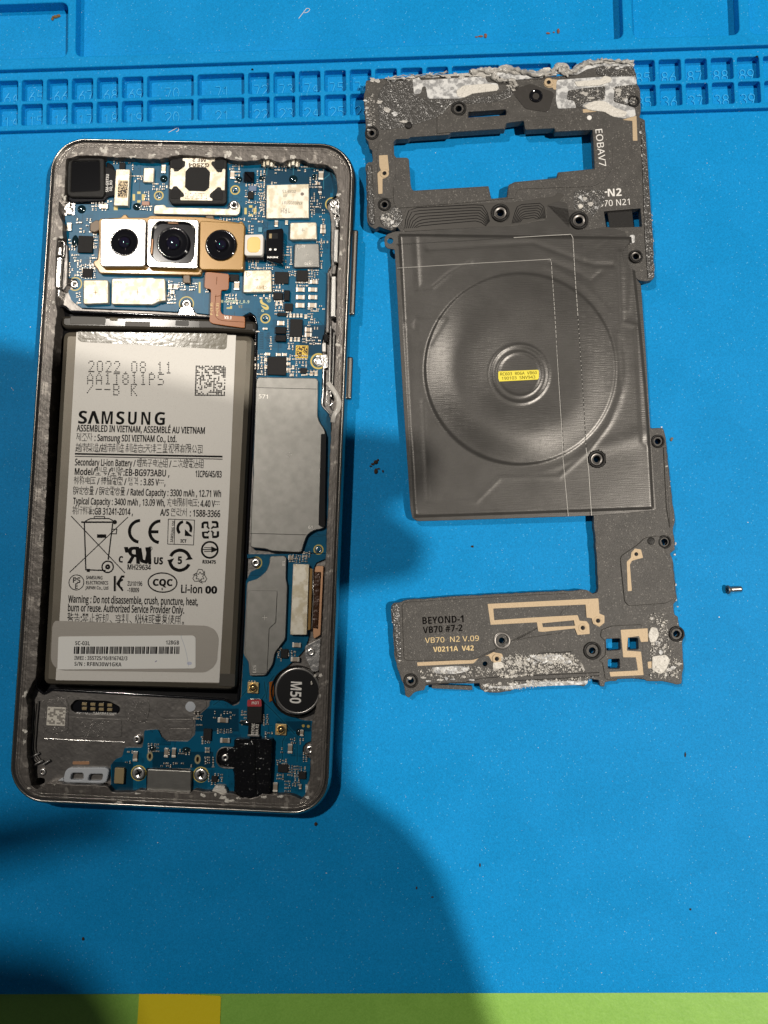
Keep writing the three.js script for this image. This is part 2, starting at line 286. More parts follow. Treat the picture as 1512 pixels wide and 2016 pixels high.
// glue ledge inside the rim, its ragged inner edge as photographed
const inner = [131, 312, 160, 306, 200, 307, 228, 310, 262, 311, 285, 313, 315, 313, 331, 310, 336, 308, 362, 305, 390, 307, 412, 310, 440, 309, 446, 313, 470, 318, 490, 317, 508, 316, 514, 312, 532, 313, 540, 318, 556, 320, 566, 315, 580, 313, 592, 313, 601, 318, 606, 322, 628, 323, 645, 326, 656, 334, 662, 346, 664, 372, 663, 384, 668, 398, 669, 420, 669, 447, 668, 470, 667, 500, 665, 530, 663, 575, 662, 620, 661, 680, 658, 740, 657, 790, 656, 812, 652, 845, 650, 880, 648, 930, 646, 985, 644, 1040, 642, 1085, 639, 1130, 636, 1200, 633, 1250, 630, 1290, 627, 1330, 627, 1370, 618, 1412, 614, 1422, 613, 1470, 611, 1508, 609, 1535, 602, 1548, 601, 1566, 594, 1575, 588, 1571, 575, 1566, 540, 1564, 516, 1564, 508, 1569, 492, 1572, 476, 1570, 464, 1564, 446, 1562, 436, 1566, 424, 1561, 414, 1558, 402, 1559, 392, 1556, 380, 1555, 376, 1561, 284, 1557, 272, 1554, 262, 1560, 222, 1560, 212, 1549, 190, 1546, 150, 1546, 112, 1541, 90, 1541, 84, 1549, 72, 1554, 62, 1548, 58, 1530, 56, 1505, 53, 1480, 53, 1440, 55, 1400, 52, 1370, 62, 1350, 72, 1330, 74, 1290, 78, 1220, 83, 1130, 88, 1040, 92, 960, 96, 870, 99, 790, 104, 705, 108, 650, 113, 612, 109, 596, 109, 560, 110, 500, 113, 470, 124, 466, 124, 440, 116, 420, 116, 396, 127, 386, 129, 350];
{
  const out = ringPath(1.35), s = outline(out, 0);
  const raw = pts(inner, LEDGE), dense = [];
  raw.forEach((a, i) => { const b = raw[(i + 1) % raw.length], L = Math.hypot(b[0] - a[0], b[1] - a[1]), n = Math.max(1, Math.round(L / 0.9)); for (let k = 0; k < n; k++) dense.push([a[0] + (b[0] - a[0]) * k / n + rnd(-0.1, 0.1), a[1] + (b[1] - a[1]) * k / n + rnd(-0.1, 0.1)]); });
  s.holes.push(outline(dense.reverse(), 0.25, new THREE.Path()));
  part('ledge', slab(s, 1.5, LEDGE, 0.12, 3), M.ledge, phone, 'grey ledge around the inside of the frame with scraped glue');
  // whitish glue left along the ledge
  const blobs = [], rest = [[205, 297, 9, 7], [190, 303, 5, 3], [228, 305, 6, 4], [262, 308, 7, 3], [315, 286, 4, 3], [366, 289, 4, 2], [298, 306, 8, 3], [350, 300, 5, 4], [412, 303, 7, 3], [448, 304, 8, 7], [470, 311, 6, 3], [524, 310, 5, 4], [576, 309, 5, 4], [500, 308, 6, 3], [146, 302, 4, 3], [128, 390, 3, 5], [441, 1571, 8, 3], [452, 1575, 9, 4], [400, 1566, 7, 3], [470, 1571, 5, 3], [520, 1568, 8, 2.5], [552, 1568, 6, 2], [270, 1562, 7, 2], [604, 1553, 2.5, 7], [86, 890, 1.6, 8], [84, 960, 1.5, 6], [80, 1060, 2, 9], [76, 1140, 1.6, 7], [90, 800, 1.4, 8], [96, 730, 1.6, 6], [52, 1366, 4, 6], [48, 1460, 2, 6], [670, 640, 1.2, 12], [668, 720, 1.2, 14], [672, 690, 1.2, 7], [679, 690, 1, 9], [238, 1580, 9, 2], [560, 1590, 8, 1.6], [176, 1581, 8, 1.5], [650, 1380, 1.2, 10], [620, 1330, 3, 3], [614, 1345, 2, 4]];
  for (let k = 0; k < 34; k++) { const i = 2 * Math.floor(rnd(inner.length / 2)); rest.push([inner[i] + (inner[i] < 160 ? -4 : inner[i] > 580 ? 4 : 0), inner[i + 1] + (inner[i + 1] < 340 ? -4 : inner[i + 1] > 1530 ? 4 : 0), rnd(1.5, 5), rnd(1.5, 4)]); }
  for (const [u, v, w, h] of rest) for (let k = 0; k < 6; k++) {
    const g = new THREE.IcosahedronGeometry(1, 1), p = g.attributes.position; for (let i = 0; i < p.count; i++) { const q = 1 + 0.45 * (hash(Math.round(p.getX(i) * 50), Math.round(p.getY(i) * 50 + p.getZ(i) * 91), k + u) - 0.5); p.setXYZ(i, p.getX(i) * q, p.getY(i) * q, p.getZ(i) * q); }
    g.computeVertexNormals(); const [x, z] = P(u + rnd(-w, w) * 0.7, v + rnd(-h, h) * 0.7, LEDGE); g.scale(w * rnd(0.03, 0.075), rnd(0.08, 0.2), h * rnd(0.035, 0.1)); g.translate(x, LEDGE, z); blobs.push(g);
  }
  const m = part('glue_residue', merge(blobs), M.glue, phone); m.userData.kind = 'stuff';
  part('glue_strand', (() => { const g = tube([645, 753, 652, 762, 662, 778, 667, 792, 665, 806, 658, 818, 655, 832], LEDGE + 0.05, 0.62, P, 8, 8); g.scale(1, 0.45, 1); g.translate(0, LEDGE * 0.55, 0); return g; })(), M.glueClear, phone, 'loose curl of clear glue on the right side of the ledge');
  // inside of the frame's long tongue and groove
  for (const [a, b] of [[1.75, 0.06], [2.35, 0.04]]) part('groove_line', (() => { const r = ringPath(a).map(([x, z]) => new THREE.Vector3(x, LEDGE, z)); return new THREE.TubeGeometry(new THREE.CatmullRomCurve3(r, true), 320, b, 5, true); })(), M.rim, phone);
}
part('display_back', slab(outline(ringPath(1.3), 0), 0.4, WELL), M.black, phone);
// grey metal deck round the battery well
const wellPx = [115, 606, 122, 602, 132, 605, 137, 613, 300, 620, 460, 628, 486, 622, 496, 618, 505, 628, 504, 660, 494, 900, 480, 1200, 469, 1378, 455, 1386, 444, 1377, 100, 1357, 86, 1366, 70, 1352, 78, 1300, 90, 1000, 104, 720, 113, 640];
const deckHoles = [[139, 1389, 149, 1378, 215, 1381, 236, 1392, 235, 1402, 225, 1408, 150, 1404, 140, 1398], [64, 1541, 76, 1531, 88, 1533, 88, 1541, 76, 1547, 70, 1553, 62, 1548]];
part('deck', (() => { const s = outline(ringPath(1.6), 0); for (const h of [wellPx, ...deckHoles]) s.holes.push(outline(pts(h, DECK).reverse(), 0.5, new THREE.Path())); return slab(s, WELL - 0.4, DECK, 0.12); })(), M.deck, phone, 'grey die-cast metal deck under the boards');
// a wall of black edging round the well
part('well_edge', (() => { const v = pts(wellPx, DECK + 0.4).map(([x, z]) => new THREE.Vector3(x, DECK + 0.35, z)); const c = new THREE.CurvePath(); v.forEach((a, i) => c.add(new THREE.LineCurve3(a, v[(i + 1) % v.length]))); return new THREE.TubeGeometry(c, 300, 0.3, 6, false); })(), M.gloss, phone);

// circuit boards; the printed copper and lettering are a texture in millimetres
const cvS = 13.6, cvX = -34, cvZ = -75, cv = document.createElement('canvas'); cv.width = 928; cv.height = 2040;
const C = cv.getContext('2d'), cp = (u, v) => { const [x, z] = P(u, v, PCB); return [(x - cvX) * cvS, (z - cvZ) * cvS]; }, ks = cvS / 8.75;
function pline(list, w, col) { C.strokeStyle = col; C.lineWidth = w * ks; C.lineJoin = C.lineCap = 'round'; C.beginPath(); for (let i = 0; i < list.length; i += 2) C[i ? 'lineTo' : 'moveTo'](...cp(list[i], list[i + 1])); C.stroke(); }
function pfill(list, col) { C.fillStyle = col; C.beginPath(); for (let i = 0; i < list.length; i += 2) C[i ? 'lineTo' : 'moveTo'](...cp(list[i], list[i + 1])); C.fill(); }
const prect = (u0, v0, u1, v1, col) => pfill([u0, v0, u1, v0, u1, v1, u0, v1], col);
function pring(u, v, r, w, col) { const [x, y] = cp(u, v); C.strokeStyle = col; C.lineWidth = w * ks; C.beginPath(); C.arc(x, y, r * ks, 0, 7); C.stroke(); }
function ctext(ctx, str, x, y, x1, y1, h, col, font = 'sans-serif', bold = true) {   // baseline from (x, y) to (x1, y1), cap height h, canvas px
  const L = Math.hypot(x1 - x, y1 - y); ctx.save(); ctx.translate(x, y); ctx.rotate(Math.atan2(y1 - y, x1 - x));
  ctx.font = (bold ? 'bold ' : '') + (h / 0.714) + 'px ' + font; const w = ctx.measureText(str).width; ctx.scale(L / w, 1); ctx.fillStyle = col; ctx.fillText(str, 0, 0); ctx.restore();
}
const ptext = (str, u0, v0, u1, v1, h, col, font, bold) => ctext(C, str, ...cp(u0, v0), ...cp(u1, v1), h * ks, col, font, bold);
C.fillStyle = '#07597a'; C.fillRect(0, 0, 928, 2040);
for (let k = 0; k < 2600; k++) { C.fillStyle = rnd() > 0.5 ? 'rgba(20,105,140,.10)' : 'rgba(0,28,46,.12)'; const w = rnd(2, 46); C.fillRect(rnd(928), rnd(2040), w, rnd(2, 30)); }
for (let k = 0; k < 620; k++) {                                  // copper runs under the lacquer
  let x = rnd(928), y = rnd(2040); C.strokeStyle = rnd() > 0.45 ? 'rgba(30,120,155,.35)' : 'rgba(0,30,48,.5)'; C.lineWidth = rnd(0.8, 1.8); C.beginPath(); C.moveTo(x, y);
  for (let j = 0; j < 4; j++) { const d = rnd() < 0.3; const l = rnd(-60, 60); if (d) { x += l * 0.5; y += l * 0.5; } else if (rnd() < 0.5) x += l; else y += l; C.lineTo(x, y); } C.stroke();
}
for (let k = 0; k < 1500; k++) { C.fillStyle = rnd() > 0.6 ? 'rgba(120,170,180,.5)' : 'rgba(0,22,38,.7)'; C.beginPath(); C.arc(rnd(928), rnd(2040), rnd(0.6, 1.5), 0, 7); C.fill(); }
for (const [u0, v0, u1, v1] of [[520, 320, 600, 362], [600, 330, 655, 380], [610, 380, 650, 420], [590, 640, 640, 700], [500, 720, 530, 740], [380, 1395, 470, 1440], [545, 1420, 612, 1440], [220, 1500, 262, 1556], [300, 1480, 420, 1512]]) prect(u0, v0, u1, v1, 'rgba(2,48,70,.75)');
for (const l of [[600, 331, 648, 331, 660, 352], [648, 331, 648, 344, 637, 353, 637, 372], [578, 322, 577, 352], [526, 325, 525, 345]]) pline(l, 1.2, 'rgba(70,150,170,.7)');
for (const [u, v] of [[273, 388], [493, 415]]) { const c = '#d8c27a'; prect(u - 12, v - 6, u - 7, v + 7, c); prect(u + 6, v - 6, u + 12, v + 7, c); prect(u - 3, v - 11, u + 4, v - 6, c); prect(u - 3, v + 6, u + 4, v + 11, c); }
prect(224, 406, 232, 414, '#d8c27a'); prect(446, 605, 456, 608, '#d8c27a'); prect(453, 602, 457, 608, '#d8c27a'); prect(306, 555, 310, 576, '#cdbb77'); prect(391, 555, 395, 577, '#d8c27a');
for (const [u, v, r, w] of [[312.6, 385, 8.5, 3], [463, 374, 8.5, 3], [522.5, 627, 8.7, 3], [627, 1082, 8.6, 2.5], [367, 598, 14, 2.5], [148, 559, 13, 2.5], [627, 711, 14.5, 3.5], [504, 1108, 11, 2.5], [654, 402, 13, 2.5], [273, 1522, 14, 2], [395.5, 1525, 14, 2]]) pring(u, v, r, w, '#d3b765');
ptext('M-G973D/J_0.9', 435, 596, 491, 597, 5.6, '#efe6b8', 'monospace'); ptext('V3', 469, 606, 477, 606.5, 6, '#b3906a');
// a gold S-shaped mark with an R in a ring
C.fillStyle = '#dcc576'; { const q = (u, v) => cp(u, v); C.beginPath(); C.moveTo(...q(518, 587)); C.bezierCurveTo(...q(507, 590), ...q(512, 600), ...q(520, 601)); C.bezierCurveTo(...q(528, 603), ...q(527, 608), ...q(513, 600)); C.bezierCurveTo(...q(520, 614), ...q(532, 612), ...q(529, 604)); C.bezierCurveTo(...q(526, 596), ...q(514, 598), ...q(517, 588)); C.fill(); }
pring(529.5, 591, 3.8, 1, '#e6dba5'); ptext('R', 527.8, 593.4, 531, 593.4, 4, '#e6dba5'); ptext('G', 514, 614, 520, 614, 5, '#e9dfb0');
for (const [u, v] of [[597, 1429], [607, 1430]]) { const [x, y] = cp(u, v); C.fillStyle = '#b39a55'; C.beginPath(); C.arc(x, y, 3 * ks, 0, 7); C.fill(); }
for (const [u, v] of [[295, 1489], [389, 1495]]) { const [x, y] = cp(u, v); C.fillStyle = '#a59a78'; C.beginPath(); C.ellipse(x, y, 6 * ks, 9 * ks, 0, 0, 7); C.fill(); C.fillStyle = '#1c1510'; C.beginPath(); C.ellipse(x, y, 2.6 * ks, 5 * ks, 0, 0, 7); C.fill(); }
for (const l of [[420, 1388, 436, 1377, 470, 1377, 492, 1352, 497, 1340], [520, 1342, 523, 1365, 515, 1378, 538, 1400, 580, 1445], [556, 1500, 556, 1460, 563, 1446], [585, 1500, 585, 1448], [540, 1330, 528, 1345, 524, 1376]]) { pline(l, 6, 'rgba(24,105,135,.5)'); pline(l, 1, 'rgba(0,30,45,.8)'); }
for (let k = 0; k < 10; k++) { pline([511, 655 + k * 3.4, 518, 655 + k * 3.4, 518, 657 + k * 3.4], 0.8, 'rgba(0,40,60,.9)'); pline([525, 657 + k * 3.2, 531, 657 + k * 3.2], 0.8, 'rgba(0,40,60,.9)'); }
const cvT = new THREE.CanvasTexture(cv); cvT.colorSpace = THREE.SRGBColorSpace; cvT.magFilter = THREE.LinearFilter;
M.pcb = phys(1, 1, 1, 0.3, 0, { map: cvT, specularIntensity: 0.3 });
const board = (list, label, holes) => { const g = fitUV(poly(list, DECK - 0.1, PCB, { r: 0.35, bevel: 0.05, holes }), cvX, cvZ, cvX + 928 / cvS, cvZ + 2040 / cvS); return part('circuit_board', g, M.pcb, phone, label); };
const main = board([128, 402, 206, 402, 207, 322, 222, 306, 650, 306, 668, 330, 668, 380, 648, 395, 643, 402, 643, 409, 648, 416, 651, 440, 650, 500, 651, 512, 651, 524, 645, 532, 644, 560, 643, 600, 642, 640, 637, 660, 634, 668, 634, 700, 639, 712, 635, 724, 634, 760, 634, 800, 644, 810, 651, 826, 652, 860, 650, 950, 648, 1090, 500, 1082, 498, 900, 507, 700, 508, 640, 503, 622, 492, 614, 478, 622, 470, 626, 385, 616, 379, 604, 378, 596, 372, 590, 362, 590, 356, 596, 354, 604, 350, 614, 300, 611, 160, 606, 141, 592, 134, 575, 136, 570, 150, 568, 155, 560, 151, 550, 133, 547, 132, 470, 128, 440], 'upper blue circuit board under the cameras and along the right side');
const lower = board([486, 1091, 650, 1090, 641, 1100, 622, 1108, 614, 1130, 612, 1230, 606, 1262, 600, 1278, 590, 1290, 570, 1308, 545, 1330, 538, 1362, 545, 1392, 572, 1410, 596, 1418, 618, 1420, 616, 1458, 604, 1462, 596, 1470, 596, 1482, 604, 1490, 612, 1494, 606, 1580, 534, 1580, 534, 1456, 461, 1456, 461, 1470, 438, 1471, 428, 1480, 427, 1500, 436, 1510, 458, 1512, 462, 1530, 460, 1580, 376, 1580, 376, 1513, 288, 1512, 288, 1580, 219, 1576, 218, 1506, 228, 1494, 240, 1490, 245, 1472, 280, 1472, 283, 1456, 284, 1438, 311, 1436, 317, 1450, 328, 1459, 370, 1460, 384, 1446, 385, 1415, 412, 1390, 413, 1379, 436, 1379, 447, 1382, 458, 1390, 470, 1386, 475, 1372, 482, 1220, 484, 1145, 494, 1125, 502, 1122, 512, 1115, 512, 1100, 502, 1096, 487, 1100], 'lower blue circuit board around the vibration motor and charging port');
// ---------- chips and covers on the boards ----------
const chip = (name, b, u0, v0, u1, v1, h, mat, opt = {}) => part(name, boxAt(u0, v0, u1, v1, PCB - 0.05, PCB + h, opt), mat, b, opt.label);
const cover = (b, list, h, mat, opt = {}) => part('metal_cover', poly(list, PCB - 0.05, PCB + h, { r: 0.5, bevel: 0.18, ...opt }), mat, b, opt.label);
const rotText = { flip: 1 };
// small ceramic parts: pale body with two metal ends
const capGeo = (() => {
  const a = new RoundedBoxGeometry(0.6, 1, 0.92, 1, 0.04), b = new RoundedBoxGeometry(0.24, 1.02, 1, 1, 0.06), c = b.clone(); b.translate(-0.38, 0, 0); c.translate(0.38, 0, 0);
  const paint = (g, r, gg, bb) => { const n = g.attributes.position.count, q = new Float32Array(n * 3); for (let i = 0; i < n; i++) q.set([r, gg, bb], i * 3); g.setAttribute('color', new THREE.BufferAttribute(q, 3)); return g; };
  return [[0.3, 0.24, 0.18], [0.14, 0.11, 0.085], [0.4, 0.34, 0.27], [0.05, 0.05, 0.055]].map((k) => mergeGeometries([paint(a.clone(), ...k), paint(b.clone(), 0.8, 0.76, 0.68), paint(c.clone(), 0.5, 0.48, 0.44)]));
})();
M.cap = std(1, 1, 1, 0.34, 0.45, { vertexColors: true });
function cap(b, u, v, w, h, kind = 0, tall = 0.45, name = 'capacitor') {   // w by h px as photographed; ends on the long axis
  const m = part(name, capGeo[kind], M.cap, b), [x, z] = P(u, v, PCB + tall), L = Math.max(w, h) / 8.9, W = Math.min(w, h) / 8.9;
  m.position.set(x, PCB + tall / 2, z); m.scale.set(L, tall, W); if (h > w) m.rotation.y = Math.PI / 2; return m;
}
function crowd(b, list) {                                        // parts too small to pick apart
  const geos = [];
  for (const [u0, v0, u1, v1, n, up] of list) {
    const cols = Math.max(1, Math.round((u1 - u0) / 6)), rows = Math.max(1, Math.round((v1 - v0) / 6)), slots = [];
    for (let i = 0; i < cols; i++) for (let j = 0; j < rows; j++) slots.push([i, j]);
    for (let k = 0; k < n * 1.35 && slots.length; k++) {
      const [i, j] = slots.splice(Math.floor(rnd(slots.length)), 1)[0], t = rnd(0.18, 0.34), g = capGeo[Math.floor(rnd(4))].clone(), tall = up === undefined ? rnd() < 0.5 : up;
      g.scale(rnd(0.44, 0.66), t, rnd(0.24, 0.34)); if (tall) g.rotateY(Math.PI / 2);
      const [x, z] = P(u0 + (i + 0.5) * (u1 - u0) / cols, v0 + (j + 0.5) * (v1 - v0) / rows, PCB); g.translate(x, PCB + t / 2, z); geos.push(g);
    }
  }
  const m = part('tiny_components', mergeGeometries(geos), M.cap, b); m.userData.kind = 'stuff';
}
const blob = (b, u, v, r, ry = r) => { const g = new THREE.SphereGeometry(1, 16, 8, 0, 7, 0, 1.6), [x, z] = P(u, v, PCB + 0.3); g.scale(r / 8.8, 0.55, ry / 8.8); g.translate(x, PCB - 0.05, z); part('glue_drop', g, M.epoxy, b); };
// --- upper board ---
cover(main, [164, 551, 213, 551, 213, 597, 164, 599], 1.2, M.shieldLight, { label: 'small square glaring metal cover at the left edge of the board' });
cover(main, [220, 548, 300, 546, 304, 548, 325, 548, 326, 592, 312, 594, 300, 600, 219, 599], 1.2, M.shieldLight, { label: 'long glaring metal cover below the left camera' });
cover(main, [525, 364, 608, 362, 608, 429, 524, 430], 0.95, M.shieldLight, { r: 0.15, bevel: 0.1, label: 'large square cream metal cover with upside-down lettering' });
cover(main, [571, 438, 623, 437, 624, 471, 570, 472], 1.15, M.shieldLight);
cover(main, [580, 480, 628, 479, 629, 526, 578, 527], 1.15, M.shield, { label: 'darker square metal cover marked 570' });
cover(main, [480, 532, 534, 531, 535, 575, 478, 576], 1.15, M.shieldLight);
const big = cover(main, [508, 742, 622, 744, 626, 748, 625, 818, 629, 830, 639, 845, 641, 853, 640, 1037, 632, 1042, 622, 1043, 612, 1048, 605, 1054, 600, 1066, 594, 1086, 588, 1088, 533, 1085, 524, 1081, 493, 1078, 495, 1000, 499, 930, 498, 915, 504, 750], 1.1, M.shield, { label: 'long grey metal cover marked 571 along the right of the battery' });
part('seam', tube([504, 763, 625, 766], PCB + 1.1, 0.05), M.print, main); part('seam', tube([493, 1050, 603, 1053], PCB + 1.1, 0.06), M.print, main);
part('black_tape', poly([632, 854, 642, 854, 639, 1036, 634, 1038, 627, 1034], PCB + 1.08, PCB + 1.2, { r: 0.3 }), M.black, main, 'narrow strip of black tape on the long metal cover');
const tx = (s, u0, v0, u1, v1, c, y, m, o = {}) => lettering(s, u0, v0, u1, v1, c, PCB + y, m, main, o);
const soft = std(0.22, 0.2, 0.17, 0.5), pale = std(0.75, 0.72, 0.66, 0.4, 0.3), rust = std(0.35, 0.22, 0.08, 0.5);
tx('571', 509, 784, 527, 785, 8, 1.1, pale, { font: FONT });
tx('61', 607, 1041, 603 + 12, 1041, 6, 1.1, pale, { font: FONT });
for (const [u, v, y, m, b, k] of [[570, 895, 1.1, pale, main, 5], [603, 501, 1.15, pale, main, 5], [596, 453, 1.15, soft, main, 4], [506, 551, 1.15, rust, main, 4], [271, 575, 1.2, rust, main, 5], [188, 576, 1.2, rust, main, 4]]) part('cross_mark', merge([tube([u - k, v, u + k, v], PCB + y, 0.05), tube([u, v - k, u, v + k], PCB + y, 0.05)]), m, b);
for (const [u, v, s, m] of [[589, 486, 1, pale], [613, 517, 1, pale], [489, 540, 1, rust], [522, 566, 1, rust]]) part('triangle_mark', tube([u - 4, v - 4, u + 5, v, u - 3, v + 5, u - 4, v - 4], PCB + 1.15, 0.05), m, main);
tx('570', 612, 517, 600, 516.6, -5, 1.15, pale, { font: FONT }); tx('42', 601, 482, 594, 482, -5, 1.15, pale, { font: FONT });
tx('567', 520, 564, 505, 563, -5, 1.15, rust, { font: FONT }); tx('569', 240, 553, 226, 553, -5, 1.2, rust, { font: FONT }); tx('10', 190, 555, 183, 555, -5, 1.2, rust, { font: FONT }); tx('52', 317, 589, 308, 588, -5, 1.2, rust, { font: FONT });
tx('Z08E15', 583, 374, 556, 374, -6, 0.95, soft, { font: FONT }); tx('J01', 566, 383, 558, 383, -5, 0.95, soft, { font: FONT }); tx('KM0205181', 595, 397, 556, 396, -6, 0.95, soft, { font: FONT }); tx('1RH', 571, 410, 553, 410, -10, 0.95, soft, { font: FONT });
{ const g = new THREE.CylinderGeometry(0.4, 0.4, 0.03, 16), [x, z] = P(595, 382, PCB + 0.95); g.translate(x, PCB + 0.955, z); part('index_dot', g, std(0.2, 0.16, 0.13, 0.5), main); }
// integrated circuits and the bigger parts
for (const [u0, v0, u1, v1, h] of [[153.5, 464, 182, 497, 0.7], [541, 535, 568, 558, 0.6], [584, 532, 606, 553, 0.7], [538, 575, 556, 590, 0.55], [560, 597, 576, 612, 0.6], [571, 628, 595, 663, 0.7], [527, 702, 563, 738, 0.75], [235, 320, 246, 333, 0.5], [488, 377, 499, 391, 0.5], [162, 528, 182, 546, 0.4], [591, 724, 604, 735, 0.5], [452, 540, 470, 554, 0.6], [546, 615, 565, 622, 0.5]]) chip('integrated_circuit', main, u0, v0, u1, v1, h, M.chip);
for (const [u0, v0, u1, v1] of [[542, 643, 563, 657], [542, 659, 563, 672], [559, 571, 570, 592]]) chip('inductor', main, u0, v0, u1, v1, 0.9, M.black, { bevel: 0.15 });
chip('blue_component', main, 490, 365, 505, 376, 0.45, std(0.1, 0.16, 0.28, 0.4)); chip('blue_component', main, 508, 447, 516, 457, 0.4, std(0.1, 0.3, 0.4, 0.4));
chip('brown_resistor', main, 279, 396, 294, 404, 0.5, std(0.4, 0.2, 0.13, 0.4)); chip('black_component', main, 480, 337, 500, 357, 1.1, M.gloss, { bevel: 0.3 });
for (const [u, v, w, h, k] of [[591.5, 570, 18, 9, 2], [616, 570, 18, 9, 2], [591.5, 585, 18, 9, 2], [616, 585, 18, 9, 2], [591, 601, 18, 10, 2], [615, 601, 18, 10, 2], [618, 555, 15, 8, 2], [322, 332, 9, 18, 2], [457.6, 343.6, 9, 17, 2], [632, 345, 10, 18, 2], [136, 446, 10, 17, 2], [466, 562, 11, 18, 0], [204, 406, 18, 10, 2], [544.5, 380, 8, 10, 2], [544, 440, 7, 13, 0], [564, 438, 6, 9, 2], [636, 446, 10, 9, 0], [636, 455, 11, 9, 2], [335, 564, 9, 11, 0], [346, 564, 9, 11, 0], [339, 575, 9, 8, 0], [553, 636, 15, 9, 2], [607, 649, 14, 9, 0], [607, 659, 14, 9, 0], [522, 647, 10, 4, 2], [527, 697, 10, 6, 2], [548, 698, 10, 6, 2], [560, 698, 10, 6, 2], [572, 621, 5, 8, 2], [579, 621, 5, 8, 2], [586, 621, 5, 8, 2], [593, 621, 5, 8, 2], [573, 668, 5, 9, 2], [581, 668, 5, 9, 0], [588, 668, 5, 9, 2], [568, 707, 8, 6, 0], [568, 716, 8, 6, 2], [568, 727, 8, 6, 0], [602, 623, 6, 9, 2], [553, 596, 5, 10, 2], [545, 597, 4, 9, 2], [584, 1270, 17, 9, 2], [581, 1298, 17, 9, 2], [572, 1098, 9, 9, 0], [630, 373, 7, 14, 3], [626, 361, 9, 6, 0], [523, 708, 6, 7, 2], [523, 722, 6, 7, 0], [577, 723, 5, 8, 2], [575, 738, 6, 6, 0], [622, 735, 6, 10, 2], [613, 735, 6, 9, 0]]) cap(v > 1090 ? lower : main, u, v, w, h, k);
crowd(main, [[210, 326, 222, 400, 8], [256, 300, 330, 312, 8], [258, 345, 282, 360, 5], [300, 360, 332, 376, 8], [450, 320, 480, 336, 7], [540, 326, 566, 345, 6], [586, 326, 640, 340, 8], [616, 380, 640, 430, 12], [488, 400, 520, 440, 12], [456, 428, 484, 436, 5], [500, 506, 545, 532, 14], [560, 500, 576, 530, 6], [535, 540, 541, 560, 3], [606, 600, 640, 612, 5], [500, 650, 512, 740, 8], [604, 662, 632, 680, 8], [150, 430, 182, 460, 8], [440, 590, 470, 600, 3], [500, 580, 540, 590, 5], [222, 314, 258, 324, 7], [258, 322, 266, 336, 2], [180, 398, 212, 416, 10], [276, 404, 300, 416, 7], [284, 376, 296, 396, 4], [183, 458, 192, 490, 8], [135, 470, 150, 500, 7], [135, 500, 162, 545, 16], [160, 520, 190, 550, 18], [150, 575, 160, 600, 5], [176, 500, 192, 530, 6], [330, 552, 342, 600, 6], [350, 556, 390, 574, 12], [328, 580, 348, 600, 8], [432, 424, 456, 436, 7], [462, 336, 474, 362, 6], [482, 362, 524, 402, 22], [504, 335, 524, 366, 9], [510, 366, 523, 430, 14], [532, 358, 546, 364, 2], [610, 388, 618, 428, 8], [602, 344, 626, 372, 9], [488, 443, 500, 462, 4], [488, 508, 508, 530, 8], [564, 484, 576, 500, 6], [568, 532, 584, 545, 6], [606, 530, 628, 560, 14], [582, 554, 608, 566, 7], [536, 556, 560, 576, 8], [540, 590, 560, 622, 14], [563, 612, 575, 626, 3], [600, 610, 628, 655, 14], [564, 628, 570, 668, 6], [596, 660, 606, 676, 4], [566, 674, 580, 690, 5], [530, 662, 537, 690, 6], [512, 695, 526, 740, 13], [562, 698, 606, 742, 26], [630, 470, 636, 530, 6], [622, 484, 648, 470, 3], [634, 430, 640, 465, 4], [444, 578, 468, 592, 7], [404, 566, 412, 578, 2], [460, 1070, 462, 1072, 1], [602, 728, 628, 740, 7]]);
for (const [u, v, r, ry] of [[322, 351, 8], [269, 406, 9, 8], [160, 411, 9], [147, 475, 7, 14], [577, 352, 9], [470, 352, 7], [515, 350, 6], [619, 347, 5, 6]]) blob(main, u, v, r, ry);
for (const [u, v] of [[527, 319], [577, 319]]) { const g = [boxAt(u - 9, v - 6, u - 5, v + 9, PCB, PCB + 1.2), boxAt(u - 3, v - 8, u + 3, v + 6, PCB, PCB + 1.6), boxAt(u + 5, v - 6, u + 10, v + 9, PCB, PCB + 1.2), boxAt(u - 12, v + 1, u + 13, v + 8, PCB, PCB + 0.5)]; part('spring_contact', merge(g), M.shieldLight, main); }
{ // sticker with a speckled square mark, and the connector cover with another
  const speck = (cells, dark, light, frame) => { const c = document.createElement('canvas'); c.width = c.height = 128; const x = c.getContext('2d'); x.fillStyle = light; x.fillRect(0, 0, 128, 128); x.fillStyle = dark; const q = 112 / cells; for (let i = 0; i < cells; i++) for (let j = 0; j < cells; j++) if (rnd() < 0.5) x.fillRect(8 + i * q, 8 + j * q, q + 0.5, q + 0.5); const t = new THREE.CanvasTexture(c); t.colorSpace = THREE.SRGBColorSpace; t.magFilter = THREE.LinearFilter; return t; };
  const flat = (name, u0, v0, u1, v1, y, tex, parent, mat = {}) => { const g = boxAt(u0, v0, u1, v1, y - 0.06, y, { r: 0.1, bevel: 0 }), a = P(u0, v0, y), b = P(u1, v1, y); fitUV(g, a[0], a[1], b[0], b[1]); return part(name, g, std(1, 1, 1, 0.5, 0.2, { map: tex, ...mat }), parent); };
  flat('speckled_sticker', 582, 680, 606.5, 705, PCB + 0.1, speck(12, '#3a2600', '#d9b64a'), main);
  chip('connector_cover', main, 226, 333, 254, 405, 1.3, M.shieldLight, { r: 0.25, bevel: 0.12, label: 'upright cream connector cover with a speckled square mark' });
  flat('speckled_mark', 232, 355, 251, 389, PCB + 1.36, speck(14, '#2a2018', '#cdb894'), main);
  flat('square_sticker', 92.5, 1392, 128.5, 1428.5, DECK + 0.12, speck(9, '#8d8880', '#d8d3c8'), phone);
}
chip('crystal', main, 282, 330, 303, 359, 0.8, M.shieldLight, { r: 0.2, bevel: 0.15 });
